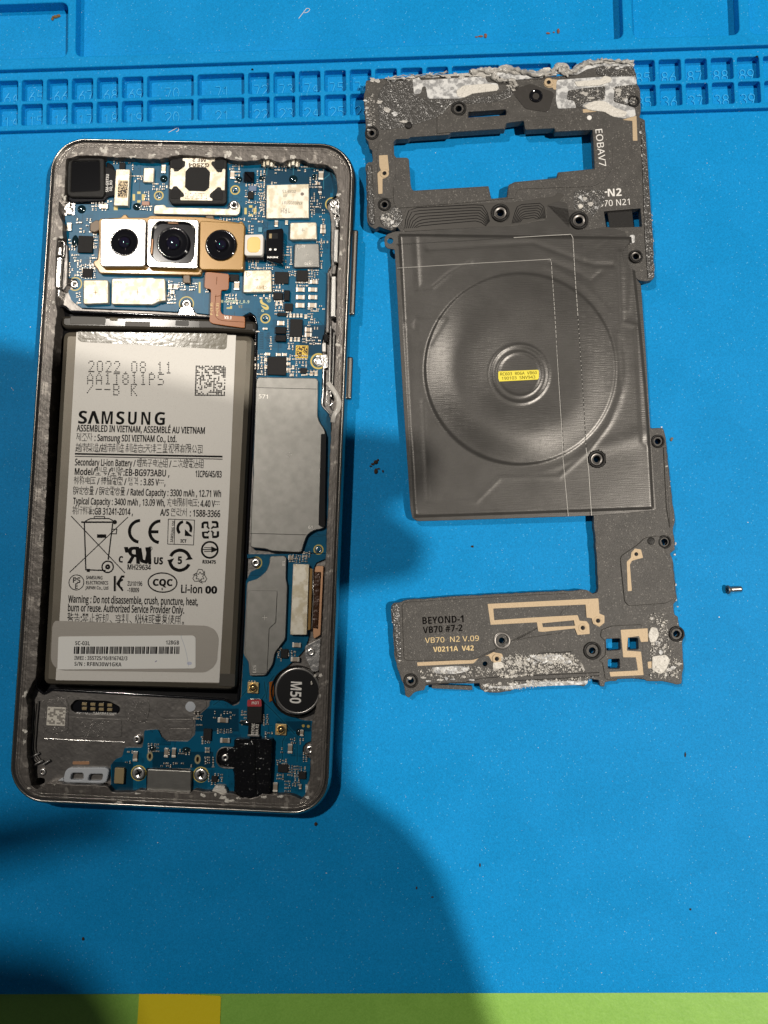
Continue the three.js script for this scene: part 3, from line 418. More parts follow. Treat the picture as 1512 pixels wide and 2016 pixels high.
part('ground_strip', poly([304, 404, 324, 403, 327, 408, 452, 411, 453, 400, 460, 394, 468, 397, 473, 404, 472, 418, 466, 424, 302, 421], PCB + 0.5, PCB + 1.15, { r: 0.5, bevel: 0.1 }), M.shieldLight, main, 'long cream metal strip above the cameras');
// screws and posts
function screw(parent, u, v, r, y, mat = M.bright, name = 'screw') {
  const k = r / 8.8, s = part(name, turned([[0.0, y + 0.1], [k * 0.2, y + 0.1], [k * 0.5, y + 0.42], [k * 0.85, y + 0.42], [k, y + 0.28], [k, y - 0.3]], u, v, y), mat, parent), [x, z] = P(u, v, y + 0.4);
  const bar = (a) => { const g = new THREE.BoxGeometry(k * 1.15, 0.3, k * 0.22); g.rotateY(a); g.translate(x, y + 0.3, z); return g; };
  return s.add(Object.assign(new THREE.Mesh(merge([bar(0.5), bar(0.5 + Math.PI / 2)]), M.black), { name: 'cross_slot' })), s;
}
function post(parent, u, v, r, y, mat = M.bright, hole = 0.42) {
  const k = r / 8.8; part('screw_post', turned([[k * hole * 0.8, y - 2], [k * hole, y - 0.1], [k * hole * 1.2, y], [k * 0.85, y], [k, y - 0.15], [k, y - 2.2]], u, v, y), mat, parent);
}
screw(phone, 460.7, 404, 9, PCB + 1.2); screw(phone, 273, 1522, 12.5, PCB + 0.25); screw(phone, 395.5, 1525, 12.5, PCB + 0.25);
for (const [u, v, r, y] of [[312.6, 385, 6, PCB], [463, 374, 6, PCB], [522.5, 627, 6, PCB], [627, 1082, 7, PCB], [367, 598, 11, PCB], [146, 559, 9, PCB + 0.1], [625, 711, 9, PCB + 0.4], [503, 1108, 8.5, PCB + 0.1], [657, 400, 9, PCB + 0.6], [136, 415, 9, PCB + 0.4], [269, 1456, 8, PCB + 0.4], [612, 1284, 8, PCB + 0.5], [610, 1476, 8, PCB + 0.4], [83, 1520, 7, PCB - 0.2]]) post(phone, u, v, r, y);
part('post_plate', poly([622, 699, 646, 698, 646, 724, 636, 726, 634, 720, 622, 722], PCB - 0.1, PCB + 0.25, { r: 0.4, bevel: 0.1 }), M.bright, phone);
part('post_plate', poly([122, 396, 148, 398, 147, 424, 124, 424, 116, 410], PCB - 0.5, PCB + 0.2, { r: 0.3, bevel: 0.1 }), M.bright, phone);
part('post_plate', poly([648, 398, 668, 390, 668, 424, 655, 420, 650, 412], PCB - 0.5, PCB + 0.3, { r: 0.4, bevel: 0.12 }), M.bright, phone);
part('post_plate', poly([600, 1272, 632, 1256, 628, 1322, 614, 1324, 606, 1306, 600, 1296], DECK - 0.2, PCB + 0.2, { r: 0.5, bevel: 0.15 }), M.bright, phone);
part('post_plate', poly([356, 604, 378, 604, 386, 622, 348, 620], DECK - 0.2, PCB + 0.1, { r: 0.5, bevel: 0.15 }), M.bright, phone);
// --- lower board ---
const shield2 = part('metal_cover', poly([531, 1095, 560, 1094, 564, 1098, 563, 1140, 566, 1152, 562, 1258, 541, 1286, 537, 1308, 523, 1330, 491, 1331, 489, 1303, 479, 1289, 486, 1146, 508, 1139, 524, 1125, 530, 1110], PCB - 0.05, PCB + 0.95, { r: 0.6, bevel: 0.15 }), M.shield, lower, 'stepped grey metal cover below the long one');
part('cover_step', poly([487, 1162, 546, 1163, 543, 1226, 530, 1237, 526, 1326, 494, 1326, 492, 1300, 482, 1287], PCB + 0.9, PCB + 1.12, { r: 0.4, bevel: 0.1 }), M.shield, lower);
part('cross_mark', merge([tube([516, 1216, 526, 1216], PCB + 1.12, 0.05), tube([521, 1211, 521, 1221], PCB + 1.12, 0.05)]), pale, lower);
lettering('573', 498, 1310, 498, 1325, 6, PCB + 1.12, pale, lower, { font: FONT }); lettering('18', 556, 1104, 556, 1114, 5, PCB + 0.95, pale, lower, { font: FONT });
part('connector_cover', poly([577, 1110, 609, 1111, 604, 1250, 571, 1250], PCB + 0.1, PCB + 1.3, { r: 0.3, bevel: 0.12 }), M.shieldLight, lower, 'long upright cream connector cover beside the copper flex');
part('flex_strip', poly([609, 1118, 615, 1120, 611, 1240, 605, 1240], PCB + 0.1, PCB + 0.8, { r: 0.1 }), M.amber, lower);
part('display_flex_frame', poly([624, 1114, 637, 1114, 631, 1250, 618, 1258, 616, 1250, 620, 1118], DECK - 0.3, PCB + 0.5, { r: 0.3, bevel: 0.08 }), M.copper, phone);
part('display_flex', poly([618, 1126, 632, 1126, 626, 1238, 614, 1236], PCB, PCB + 0.75, { r: 0.2, bevel: 0.2 }), M.darkCopper, phone, 'dark brown glossy display flex in a copper frame');
part('flex_edge', tube([616, 1120, 617, 1180, 614, 1238], PCB + 0.75, 0.1), M.bright, phone);
for (const [u0, v0, u1, v1] of [[552, 1278, 567, 1296], [400, 1435, 416, 1458], [547, 1505, 567, 1521], [588, 1520, 602, 1534], [416, 1528, 428, 1540]]) chip('integrated_circuit', lower, u0, v0, u1, v1, 0.6, M.chip);
for (const [u, v, w, h, k] of [[439, 1418, 21, 9, 0], [443, 1458, 19, 9, 0], [327, 1482, 8, 18, 2], [342, 1482, 8, 18, 2], [266, 1489, 9, 19, 2], [571, 1474, 9, 18, 2], [542, 1550, 9, 18, 2], [408, 1474, 9, 4, 2], [408, 1480, 9, 4, 2], [594, 1443, 7, 12, 2], [591, 1549, 5, 9, 2]]) cap(lower, u, v, w, h, k);
crowd(lower, [[380, 1400, 400, 1430, 6], [420, 1400, 470, 1415, 6], [520, 1440, 545, 1456, 4], [560, 1452, 600, 1466, 5], [560, 1535, 580, 1560, 6], [250, 1476, 264, 1484, 3], [310, 1500, 380, 1510, 6], [416, 1490, 424, 1512, 4], [488, 1340, 510, 1345, 2], [595, 1480, 606, 1500, 4], [568, 1092, 606, 1108, 14], [596, 1085, 612, 1098, 5], [546, 1275, 556, 1302, 5], [565, 1280, 584, 1292, 6], [290, 1462, 314, 1482, 9], [330, 1474, 336, 1486, 2], [352, 1474, 376, 1486, 7], [396, 1448, 414, 1464, 6], [426, 1434, 458, 1444, 9], [402, 1488, 414, 1504, 5], [516, 1406, 530, 1428, 7], [474, 1398, 486, 1428, 6], [544, 1494, 566, 1506, 5], [566, 1506, 590, 1528, 12], [544, 1522, 560, 1536, 5], [578, 1526, 592, 1548, 7], [590, 1508, 604, 1522, 5], [408, 1522, 440, 1545, 10], [552, 1470, 558, 1484, 3], [246, 1497, 260, 1503, 3]]);
chip('gold_component', lower, 225, 1512, 244, 1543, 0.9, M.goldSoft, { r: 0.2 }); for (const [u, v, r, ry] of [[366, 1477, 9, 6], [588, 1442, 6, 7], [300, 1474, 7, 6], [492, 1424, 22, 6]]) blob(lower, u, v, r, ry);
for (const [u, v] of [[498, 1354], [553, 1436.5]]) {
  const s = 11, e = chip('antenna_socket', lower, u - s, v - s, u + s, v + s, 0.5, M.gold, { r: 0.15 }); const k = PCB + 0.5;
  e.add(Object.assign(new THREE.Mesh(turned([[0.2, k + 0.1], [0.62, k - 0.05], [0.75, k + 0.55], [0.9, k + 0.55], [0.95, k]], u, v, k), M.gold), { name: 'socket_ring' }), Object.assign(new THREE.Mesh(turned([[0, k + 0.06], [0.68, k + 0.05], [0.72, k]], u, v, k), M.black), { name: 'socket_well' }));
}
// headphone socket, its flex and plug
part('headphone_jack', merge([poly([462, 1457, 536, 1457, 535, 1490, 531, 1564, 520, 1570, 500, 1574, 476, 1572, 462, 1562, 460, 1520, 462, 1500], DECK - 0.4, PCB + 1.9, { r: 0.4, bevel: 0.3 }), poly([470, 1462, 503, 1462, 505, 1560, 496, 1571, 472, 1570, 468, 1540], PCB + 1, PCB + 2.1, { r: 0.5, bevel: 0.35 }), poly([463, 1455, 535, 1455, 535, 1463, 463, 1463], PCB, PCB + 2.1, { r: 0.1, bevel: 0.1 })]), M.glossCrumple, phone, 'glossy black headphone socket at the bottom edge');
part('jack_ear', poly([466, 1473, 440, 1472, 430, 1481, 429, 1500, 437, 1508, 464, 1510], DECK, PCB + 0.6, { r: 0.5, bevel: 0.15 }), M.glossCrumple, phone);
part('ear_rim', tube([458, 1472, 438, 1472, 429, 1480, 427, 1500, 436, 1510, 460, 1512], PCB + 0.25, 0.17, P, 6), M.deck, phone); post(phone, 443, 1492, 7, PCB + 0.8);
part('plug', poly([487, 1378, 514, 1377, 516, 1380, 515, 1420, 511, 1424, 490, 1424, 486, 1420], PCB + 0.4, PCB + 1.25, { r: 0.3, bevel: 0.1 }), M.chip, lower, 'black flex plug with a red end');
part('red_end', poly([487, 1378, 514, 1377, 515.5, 1391, 486.5, 1391], PCB + 1.2, PCB + 1.31, { r: 0.3 }), std(0.42, 0.02, 0.03, 0.5), lower); lettering('LOW', 509, 1381, 495, 1381, -5.5, PCB + 1.31, pale, lower);
part('plug_edge', tube([488, 1392, 488, 1376.5, 514, 1376, 515.5, 1380, 514.5, 1422], PCB + 1.1, 0.07), M.bright, lower);
part('jack_flex', poly([489, 1422, 511, 1422, 510, 1450, 488, 1450], PCB + 0.5, PCB + 0.75, { r: 0.1 }), M.black, lower); lettering('BEYOND', 500.5, 1447, 502, 1423, 6.5, PCB + 0.76, pale, lower); lettering('MA R3', 508.5, 1446, 509.5, 1426, 6, PCB + 0.76, pale, lower);
part('plug_bar', boxAt(487, 1446.5, 511, 1450.5, PCB + 0.5, PCB + 1.1), M.silver, lower);
// vibration motor
part('motor_cradle', turned([[5.6, DECK], [5.6, PCB + 0.5], [5.3, PCB + 0.6], [5.2, DECK]], 583, 1361, PCB + 0.5, P, 40), M.plasticDark, phone);
{
  const y = PCB + 1.9, mo = part('vibration_motor', turned([[0, y - 0.1], [4.55, y - 0.1], [4.6, y], [4.95, y], [5.08, y - 0.2], [5.08, DECK]], 586, 1360.5, y, P, 48), std(0.26, 0.25, 0.24, 0.3, 0.8), phone, 'round vibration motor with a black face marked M50');
  mo.add(Object.assign(new THREE.Mesh(turned([[0, y + 0.02], [4.5, y + 0.02], [4.58, y - 0.1]], 586, 1360.5, y, P, 48), phys(0.01, 0.01, 0.011, 0.55, 0, { specularIntensity: 0.3 })), { name: 'motor_face' }));
  lettering('M50', 573, 1341.5, 570.5, 1384, 22, y + 0.03, M.printWhite, mo, { font: BOLD });
}
part('motor_flex', poly([530, 1343, 539, 1340, 538, 1378, 530, 1382], PCB, PCB + 0.3, { r: 0.1 }), M.polyimide, phone);
// charging port
part('charging_port', poly([290, 1514, 377, 1518, 376, 1562, 288, 1558], DECK - 0.3, PCB + 1.1, { r: 0.3, bevel: 0.2 }), std(1, 1, 1, 0.36, 0.8, { normalMap: brushN, normalScale: ns(0.12), map: M.shield.map }), phone, 'shiny metal shell of the charging port');
part('microphone_seal', poly([418, 1556, 424, 1546, 442, 1547, 446, 1558, 452, 1568, 414, 1566], PCB, PCB + 1.6, { r: 0.4, bevel: 0.25 }), M.glue, phone);
// ---------- battery ----------
const HAN = {};
for (const e of `제 0141 2107 2347 6169 4464 8089|조 1181 5105 5195 5659 0999|자 0151 2107 2357 7079 7494|정 0141 2105 2345 7075 5373 3787893937|격 0141 4146 7075 5272 5474 2787 8789|연 1141441411 7075 5272 5474 161989|락 0141 4144 4404 0407 0747 7076 7393 2888 8889|처 2131 0343 2308 2347 7079 5474
|越 0242 2028 0545 2646 1509 0899 5292 5257 6199 9367 8091|南 1191 5053 0393 0309 9399 3575 3777 5559|製 0141 0343 2005 6064 8085 0696 5659 5609 5699|造 0111 1317 0899 4292 5034 7075 3595 4787895947|制 1141 0343 0545 2029 0508 4548 7077 9099|商 5051 0292 3242 7262 1419 1494 9499 3777793937|天 1181 0494 5154 5409 5499|津 0112 0314 0926 4181 3393 4585 3797 6069|三 1181 2575 0999|星 2070742420 2272 1686 1888 5459 0999|视 0242 1020 4206 2529 4090 4045 9095 6266 6649 7669 6999|界 1080841410 1282 5054 5407 5497 3639 7679|有 0292 4008 2474 2429 7479 2676 2878|限 0009 0030 3033 3305 4080844440 4282 4049 6499 9458|公 3106 6196 4528 2888 6788|司 0181 8189 8968 1363 1555591915
|锂 2004 1242 0444 0747 2228 2849 5090955550 5292 7079 5797 4999|离 5051 0292 3453 5434 2124 7174 1519 1595 9599 5648 4878|子 1181 8155 5559 5938 0595|电 1282861612 1484 5058 5898|池 0112 0314 0926 3494 3439 3999 6067 9496 8486|组 2003 0333 3306 0646 0848 5090 5059 9099 5393 5696 4999|二 2272 0888|次 0112 0826 5033 4292 6439 6499|鋰 2004 2044 1333 0545 2528 0848 5090955550 5292 7079 5797 4999|電 1080 0292 0204 9294 5054 2575782825 2676 5459 5999|組 2003 0333 3306 0646 0838 5090 5059 9099 5393 5696 4999|型 0141 0343 1005 3035 6064 9095 5659 2777 0999|号 3070733330 0595 4547 4787 8759|號 1040431310 0545 2527 2747 4729 7072 7191 5292 5259 7494 7576 6769
|标 2029 0242 2305 2345 5191 4393 7379 5547 8597|称 3010 0242 2029 2305 2345 6042 5292 7279 5547 8597|压 0191 0109 2484 5358 1898 7687|標 2029 0242 2305 2345 5191 5292945452 6164 8184 5595 4797 7779|稱 3010 0242 2029 2305 2345 5090 4494 4449 9499 4696 7079 4898|壓 0191 0108 2050532320 6393 8095 2646 5559 3787 1999|额 2021 0141 0103 4143 1333 1306 3346 1646491916 5191 5393 5397 9397 7549 7699|定 5051 0292 0204 9294 2474 5458 5676 3528 2899|容 5051 0292 0204 9294 3325 6375 5307 5397 3777793937|量 2070732320 2171 0494 2575782825 2676 5459 0999|額 2021 0141 0103 4143 1333 1306 3346 1646491916 5191 5393 5397 9397 5595 7549 7699|充 5051 0292 4225 2575 3618 6669 6999|执 2029 0242 0645 4282 8289 8999 6049 5566|行 2003 3306 1519 5191 4494 7479|准 0112 0826 4024 3439 3494 3696 3898 6049 6469
|警 0141 1012 3032 1333 6052 5292 8205 0595 2676 2787892927|告 2012 2272 5055 0595 2787892927|禁 2024 0141 2103 2143 7074 5191 7153 7193 2575 0797 5759 3618|止 5059 5484 2529 0999|拆 2029 0242 0645 5191 5139 5494 7479 7687|卸 1242 0444 2029 2646 0949 6191 6169 9196 9687|穿 5051 0292 3314 6384 2575 0797 7579 7939|刺 0141 2029 0343 2507 2547 7077 9099|燃 2005 0214 2308 2437 5042 5263 6339 8086 6494 7499 4849 6869 8889|烧 2005 0214 2308 2437 5292 6087 5484 4595 6539 7578 7898|或 0191 1343461613 0848 6068 6899 9457 8081|重 8020 0292 5059 1383861613 1585 2777 0999|复 3012 2080 2272752522 2373 3517 3676 7619 3699|使 2004 1319 4191 4383854543 6066 6639 4699|用 1109 1181 8189 1383 1686 5159|、 2759|。 1737391917|⎓ 0393 0626 4666 8696`.split('|')) { const [c, ...s] = e.trim().split(' '); HAN[c] = s.map((t) => [...t].reduce((a, ch, i, r) => (i % 2 ? (a.push([+r[i - 1], +ch]), a) : a), [])); }
// a line of mixed writing, fitted between two baseline points
function mixed(ctx, str, x, y, x1, y1, h, col, bold = false, hs = 1.28) {
  const fs = h / 0.714, f = (bold ? 'bold ' : '') + fs + 'px sans-serif', cw = h * hs; ctx.font = f;
  let w = 0; for (const ch of str) w += HAN[ch] ? cw * 1.08 : ctx.measureText(ch).width;
  ctx.save(); ctx.translate(x, y); ctx.rotate(Math.atan2(y1 - y, x1 - x)); ctx.scale(Math.hypot(x1 - x, y1 - y) / w, 1); ctx.fillStyle = ctx.strokeStyle = col; ctx.lineCap = 'round'; ctx.lineJoin = 'round';
  let q = 0;
  for (const ch of str) {
    if (!HAN[ch]) { ctx.fillText(ch, q, 0); ctx.lineWidth = h * 0.075; ctx.strokeText(ch, q, 0); q += ctx.measureText(ch).width; continue; }
    ctx.lineWidth = h * (bold ? 0.12 : 0.09); ctx.beginPath();
    for (const s of HAN[ch]) s.forEach(([a, b], i) => ctx[i ? 'lineTo' : 'moveTo'](q + cw * (0.04 + a / 9.6), -h * hs * (0.97 - b / 9.3)));
    ctx.stroke(); q += cw * 1.08;
  }
  ctx.restore();
}
const battery = part('battery', poly([122, 650, 300, 653, 499, 659, 464, 1360, 270, 1354, 82, 1349], WELL, BAT, { r: 1.9, bevel: 1.4 }), M.pouch, phone, 'dark foil battery with a silver printed label');
part('battery_flap', poly([121, 621, 300, 622, 505, 632, 503, 656, 420, 651, 150, 646, 128, 646, 120, 640], WELL, 4.7, { r: 1.2, bevel: 0.7 }), phys(0.035, 0.031, 0.025, 0.14, 0, { specularIntensity: 0.5 }), battery, 'dark taped strip along the top of the battery');
for (const [u0, v0, u1, v1, m] of [[138, 623, 208, 639, [0.1, 0.09, 0.07]], [216, 625, 232, 632, [0.2, 0.15, 0.06]], [246, 633, 296, 643, [0.13, 0.11, 0.09]], [392, 632, 430, 645, [0.1, 0.09, 0.08]], [345, 631, 372, 642, [0.085, 0.08, 0.07]]]) part('cell_tab', boxAt(u0, v0, u1, v1, 4.5, 4.72, { r: 0.3 }), std(...m.map((q) => q * 0.4), 0.45, 0), battery);
const LB = BAT + 0.03, Ls = 25, lx0 = P(109, 1000, LB)[0] - 0.4, lz0 = P(300, 650, LB)[1] - 0.6, lc = document.createElement('canvas'); lc.width = 1050; lc.height = 2020;
const L = lc.getContext('2d'), lp = (u, v) => { const [x, z] = P(u, v, LB); return [(x - lx0) * Ls, (z - lz0) * Ls]; }, lk = Ls / 8.8;
{
  const ink = '#0e0c0b', tl = (s, u0, v0, u1, v1, h, b) => mixed(L, s, ...lp(u0, v0), ...lp(u1, v1), h * lk, ink, b);
  const ln = (list, w, close) => { L.strokeStyle = ink; L.lineWidth = w * lk; L.lineCap = 'butt'; L.lineJoin = 'round'; L.beginPath(); for (let i = 0; i < list.length; i += 2) L[i ? 'lineTo' : 'moveTo'](...lp(list[i], list[i + 1])); if (close) L.closePath(); L.stroke(); };
  const fl = (list) => { L.fillStyle = ink; L.beginPath(); for (let i = 0; i < list.length; i += 2) L[i ? 'lineTo' : 'moveTo'](...lp(list[i], list[i + 1])); L.fill(); };
  const ac = (u, v, r, w, a0 = 0, a1 = 360, ry = r) => { const [x, y] = lp(u, v); L.strokeStyle = ink; L.lineWidth = w * lk; L.beginPath(); L.ellipse(x, y, r * lk, ry * lk, 0.02, a0 * Math.PI / 180, a1 * Math.PI / 180); L.stroke(); };
  L.fillStyle = '#cfccc6'; L.fillRect(0, 0, 1050, 2020);
  for (let k = 0; k < 26000; k++) { L.fillStyle = rnd() > 0.5 ? 'rgba(255,250,240,.10)' : 'rgba(120,110,100,.10)'; L.fillRect(rnd(1050), rnd(2020), rnd(1, 4), rnd(1, 4)); }
  // dot-printed date and code
  const F = { 2: '0111010001000010001000100010001111', 0: '01110 10001 10001 10001 10001 10001 01110', 8: '01110 10001 10001 01110 10001 10001 01110', 1: '00100 01100 00100 00100 00100 00100 01110', A: '00100 01010 10001 10001 11111 10001 10001', T: '11111 00100 00100 00100 00100 00100 00100', P: '11110 10001 10001 11110 10000 10000 10000', S: '01111 10000 10000 01110 00001 00001 11110', B: '11110 10001 10001 11110 10001 10001 11110', K: '10001 10010 10100 11000 10100 10010 10001', '-': '00000 00000 00000 11111 00000 00000 00000', '/': '00000 00001 00010 00100 01000 10000 00000', '.': '00000 00000 00000 00000 00000 00000 00100', ' ': '' };
  F[2] = '01110 10001 00001 00010 00100 01000 11111';
  const dots = (s, u0, v0, u1, v1) => { const n = s.length; [...s].forEach((c, i) => { const b = (F[c] || '').replace(/ /g, ''); for (let j = 0; j < b.length; j++) if (b[j] === '1') { const t = (i + (j % 5) / 7) / n, [x, y] = lp(u0 + (u1 - u0) * t, v0 + (v1 - v0) * t - 20 + Math.floor(j / 5) * 3.4); L.fillStyle = ink; L.beginPath(); L.arc(x, y, 1.15 * lk, 0, 7); L.fill(); } }); };
  dots('2022.08.11', 175, 731, 344, 734); dots('AA1T811PS', 172.6, 755, 329, 757); dots('/--B K', 172, 776, 276, 778);
  for (let i = 0; i < 20; i++) for (let j = 0; j < 20; j++) if (i === 0 || j === 19 || (i === 19 && j % 2) || (j === 0 && i % 2 === 0) || rnd() < 0.46) { const [x, y] = lp(386.5 + i * 3 - j * 0.1, 721 + j * 3 + i * 0.02); L.fillStyle = ink; L.beginPath(); L.arc(x, y, 1.35 * lk, 0, 7); L.fill(); }
  // maker's name in wide letters, the A without its bar
  { let list = [['S', 152, 172.5], ['', 173, 195], ['M', 197, 224], ['S', 226.5, 246], ['U', 249, 271], ['N', 275, 298], ['G', 302, 327]]; for (const [c, a, b] of list) { const v = 834 + (a - 152) * 0.017; if (c) ctext(L, c, ...lp(a, v), ...lp(b, v + 0.4), 25.5 * lk, ink); else { fl([a - 0.5, v, a + 8.4, v - 25, a + 14.4, v - 25, a + 23, v, a + 16.4, v, a + 11, v - 17, a + 5.6, v]); } } }
  tl('ASSEMBLED IN VIETNAM, ASSEMBLÉ AU VIETNAM', 151, 849, 404, 854, 12.5); tl('제조자 : Samsung SDI VIETNAM Co., Ltd.', 150, 867.5, 348, 870.5, 12.5); tl('越南製造/越南制造 制造商:天津三星视界有限公司', 148.5, 889, 400, 892, 13.5);
  ln([147.6, 893.5, 438, 899], 3.4); ln([147.5, 898.5, 438, 904], 1.5);
  tl('Secondary Li-ion Battery / 锂离子电池组 / 二次鋰電池組', 147, 916, 401, 921, 12.5); tl('Model/型号/型號:EB-BG973ABU ,', 146, 934.5, 334, 938, 12.5); tl('1ICP6/45/83', 384, 939, 436.6, 940, 12);
  tl('标称电压 / 標稱電壓 / 정격 : 3.85 V⎓,', 145, 953, 326, 956, 12.5); tl('额定容量 / 額定電容量 / Rated Capacity : 3300 mAh , 12.71 Wh', 143.7, 973, 435.7, 978.5, 12.5); tl('Typical Capacity : 3400 mAh , 13.09 Wh, 充电限制电压: 4.40 V⎓', 143.7, 992.5, 433, 998.5, 12.5);
  tl('执行标准:GB 31241-2014 ,', 142, 1012, 262, 1014, 12.5); tl('A/S 연락처 : 1588-3366', 315.6, 1015, 433.6, 1018, 12.5);
  // crossed-out bin
  ln([140, 1016, 246, 1128], 1.6); ln([252, 1018, 137, 1127], 1.6); ln([160, 1028, 230, 1028], 3); ln([166, 1028, 169, 1122, 208, 1123], 2.4); ln([222, 1030, 213, 1102], 2.4); ln([168, 1026, 178, 1021, 215, 1021, 224, 1026], 2); ln([185, 1021, 186, 1017, 206, 1017, 206, 1021], 1.6); ln([220, 1042, 230, 1042, 229, 1051, 220, 1051], 1.8, true); fl([191, 1052, 209, 1052, 209, 1059, 191, 1059]); ac(212, 1116, 11, 2.6); ac(212, 1116, 3, 4); ac(226, 1028, 3, 2.4); fl([171, 1120, 177, 1120, 177, 1126, 171, 1126]);
  // CE
  ac(276, 1046, 21, 6, 95, 265); ac(316, 1047, 21, 6, 95, 265); fl([296, 1044, 312, 1044, 312, 1050, 296, 1050]);
  ln([331.5, 1022, 383, 1024, 381, 1073, 330, 1071], 1.2, true); ln([344, 1022, 343, 1072], 1.2); { const [x, y] = lp(340.5, 1068); L.save(); L.translate(x, y); L.rotate(-Math.PI / 2 + 0.05); ctext(L, 'SAMSUNG SDI', 0, 0, 42 * lk, 0, 5.5 * lk, ink); L.restore(); } tl('ICT', 355, 1068, 367, 1068.4, 6, true);
  ac(363, 1040, 13, 5.4, 130, 255); ac(363, 1041, 13, 5.4, 280, 385); fl([364, 1042, 379, 1056, 364, 1055]);
  for (const [a, b, c, d] of [[1, 0, 0, 1], [0, 1, -1, 0], [-1, 0, 0, -1], [0, -1, 1, 0]]) { const q = (x, y) => [414 + (a * x + c * y), 1043 + (b * x + d * y)]; ln([...q(3, -15), ...q(12, -15), ...q(14, -12), ...q(14, -4)], 4.6); ln([...q(13, -5), ...q(5, -5)], 3); ln([...q(2, -2), ...q(7, -7)], 3); }
  ac(413, 1082.5, 15.5, 3.6); ln([398, 1082, 424, 1082], 1.6); ln([402, 1078, 420, 1079], 1.4); ln([402, 1086, 420, 1085], 1.4); fl([416, 1076, 431, 1082, 416, 1088]); tl('R33475', 398, 1109, 425, 1110, 6.4, true);
  tl('C', 233, 1107, 242, 1107.4, 11.5, true); tl('US', 302, 1110.5, 321, 1111, 13, true); ac(296, 1080, 3.6, 0.9); tl('R', 294.4, 1082.4, 297.6, 1082.5, 4, true); tl('MH29634', 250, 1121, 297, 1122, 9.5);
  { L.save(); const [x, y] = lp(280, 1110.5); L.translate(x, y); L.transform(-1, 0, 0.12, 1, 0, 0); ctext(L, 'R', 0, 0, 30 * lk, 0, 33 * lk, ink); L.restore(); ln([275, 1079, 279, 1104, 288, 1107, 293, 1080], 6.5); fl([244, 1077, 252, 1077, 254, 1088, 247, 1088]); fl([286, 1078, 297, 1077, 298, 1111, 292, 1111]); }
  ac(354, 1103, 19.5, 6.2, 200, 350); ac(354, 1103, 19.5, 6.2, 20, 170); fl([329, 1103, 343, 1099, 336, 1111]); fl([365, 1103, 380, 1101, 373, 1093]); tl('5', 349.6, 1110, 358.6, 1110, 14, true);
  ac(150.4, 1146.7, 14.6, 1.5); tl('PS', 142.5, 1147, 158.5, 1147.5, 10); tl('E', 147, 1159, 153.5, 1159, 10); tl('SAMSUNG', 169, 1140, 202, 1140.6, 6.2); tl('ELECTRONICS', 169, 1150, 213, 1150.8, 6.2); tl('JAPAN Co., Ltd', 168.6, 1160, 213.5, 1160.7, 6.2);
  ln([226, 1134, 226, 1164], 4); ln([229, 1134, 229, 1164], 0.1); ln([231, 1149, 240, 1135, 245, 1135], 4); ln([230, 1148, 242, 1163], 3.6); ac(243, 1150, 8.5, 3.6, 100, 260); tl('ZU10196', 250.7, 1153, 280, 1153.6, 8.2); tl('-18009', 250.7, 1165.5, 274, 1166, 8.2);
  ac(320, 1147, 28, 2.4, 0, 360, 18.5); tl('CQC', 300, 1153, 340, 1153.4, 12.5, true); tl('S', 317.5, 1161.5, 321, 1161.6, 4, true); fl([315, 1150, 326, 1150, 326, 1152, 315, 1152]);
  for (const a of [0, 120, 240]) { const r = (x, y) => { const t = a * Math.PI / 180; return [393.7 + x * Math.cos(t) - y * Math.sin(t), 1135 + x * Math.sin(t) + y * Math.cos(t)]; }; ln([...r(-7, -6), ...r(-3, -14), ...r(4, -14), ...r(8, -7), ...r(3, -4.5), ...r(0, -9), ...r(-3, -4)], 1.1, true); ln([...r(9, -11), ...r(9.5, -4), ...r(2, -5)], 1.1); }
  tl('Li-ion', 355, 1167, 399, 1168, 15); tl('00', 403.8, 1168, 427.5, 1168.4, 13.5, true);
  tl('Warning : Do not disassemble, crush, puncture, heat,', 134, 1186, 390, 1191.5, 13.5); tl('burn or reuse. Authorized Service Provider Only.', 133, 1203, 363, 1208, 13.5); tl('警告:禁止拆卸、穿刺、燃烧或重复使用。', 132, 1223.5, 370, 1229, 13.5);
}
const lt = new THREE.CanvasTexture(lc); lt.colorSpace = THREE.SRGBColorSpace; lt.magFilter = THREE.LinearFilter;
const ltm = new THREE.CanvasTexture(lc); ltm.magFilter = THREE.LinearFilter;
part('label', fitUV(poly([150.5, 654, 464.6, 660, 450.6, 1000, 431.5, 1344, 109.5, 1339, 131, 1000], BAT - 0.1, LB, { r: 0.1 }), lx0, lz0, lx0 + 1050 / Ls, lz0 + 2020 / Ls), phys(1, 1, 1, 0.52, 0.45, { map: lt, metalnessMap: ltm, specularIntensity: 0.15 }), battery, 'silver battery label printed with black text and marks');
part('top_tape', poly([153, 653, 448, 657, 446, 684, 442, 688, 300, 680, 160, 673, 153, 669], LB, LB + 0.05, { r: 0.5 }), phys(0.17, 0.155, 0.12, 0.14, 0, { specularIntensity: 0.8, normalMap: roughN, normalScale: ns(0.05) }), battery, 'olive grey tape over the top of the label');
part('grey_tape', poly([108, 1222, 408, 1232, 424, 1240, 431, 1256, 427, 1302, 420, 1314, 404, 1324, 121, 1320, 106, 1312, 100, 1298, 103, 1232], LB, LB + 0.06, { r: 1.6 }), M.greyTape, battery, 'translucent grey tape near the bottom of the label');
part('bottom_tape', poly([431, 1326, 463, 1327, 462, 1352, 430, 1350], BAT - 0.05, BAT + 0.02, { r: 0.3 }), M.tape, battery);
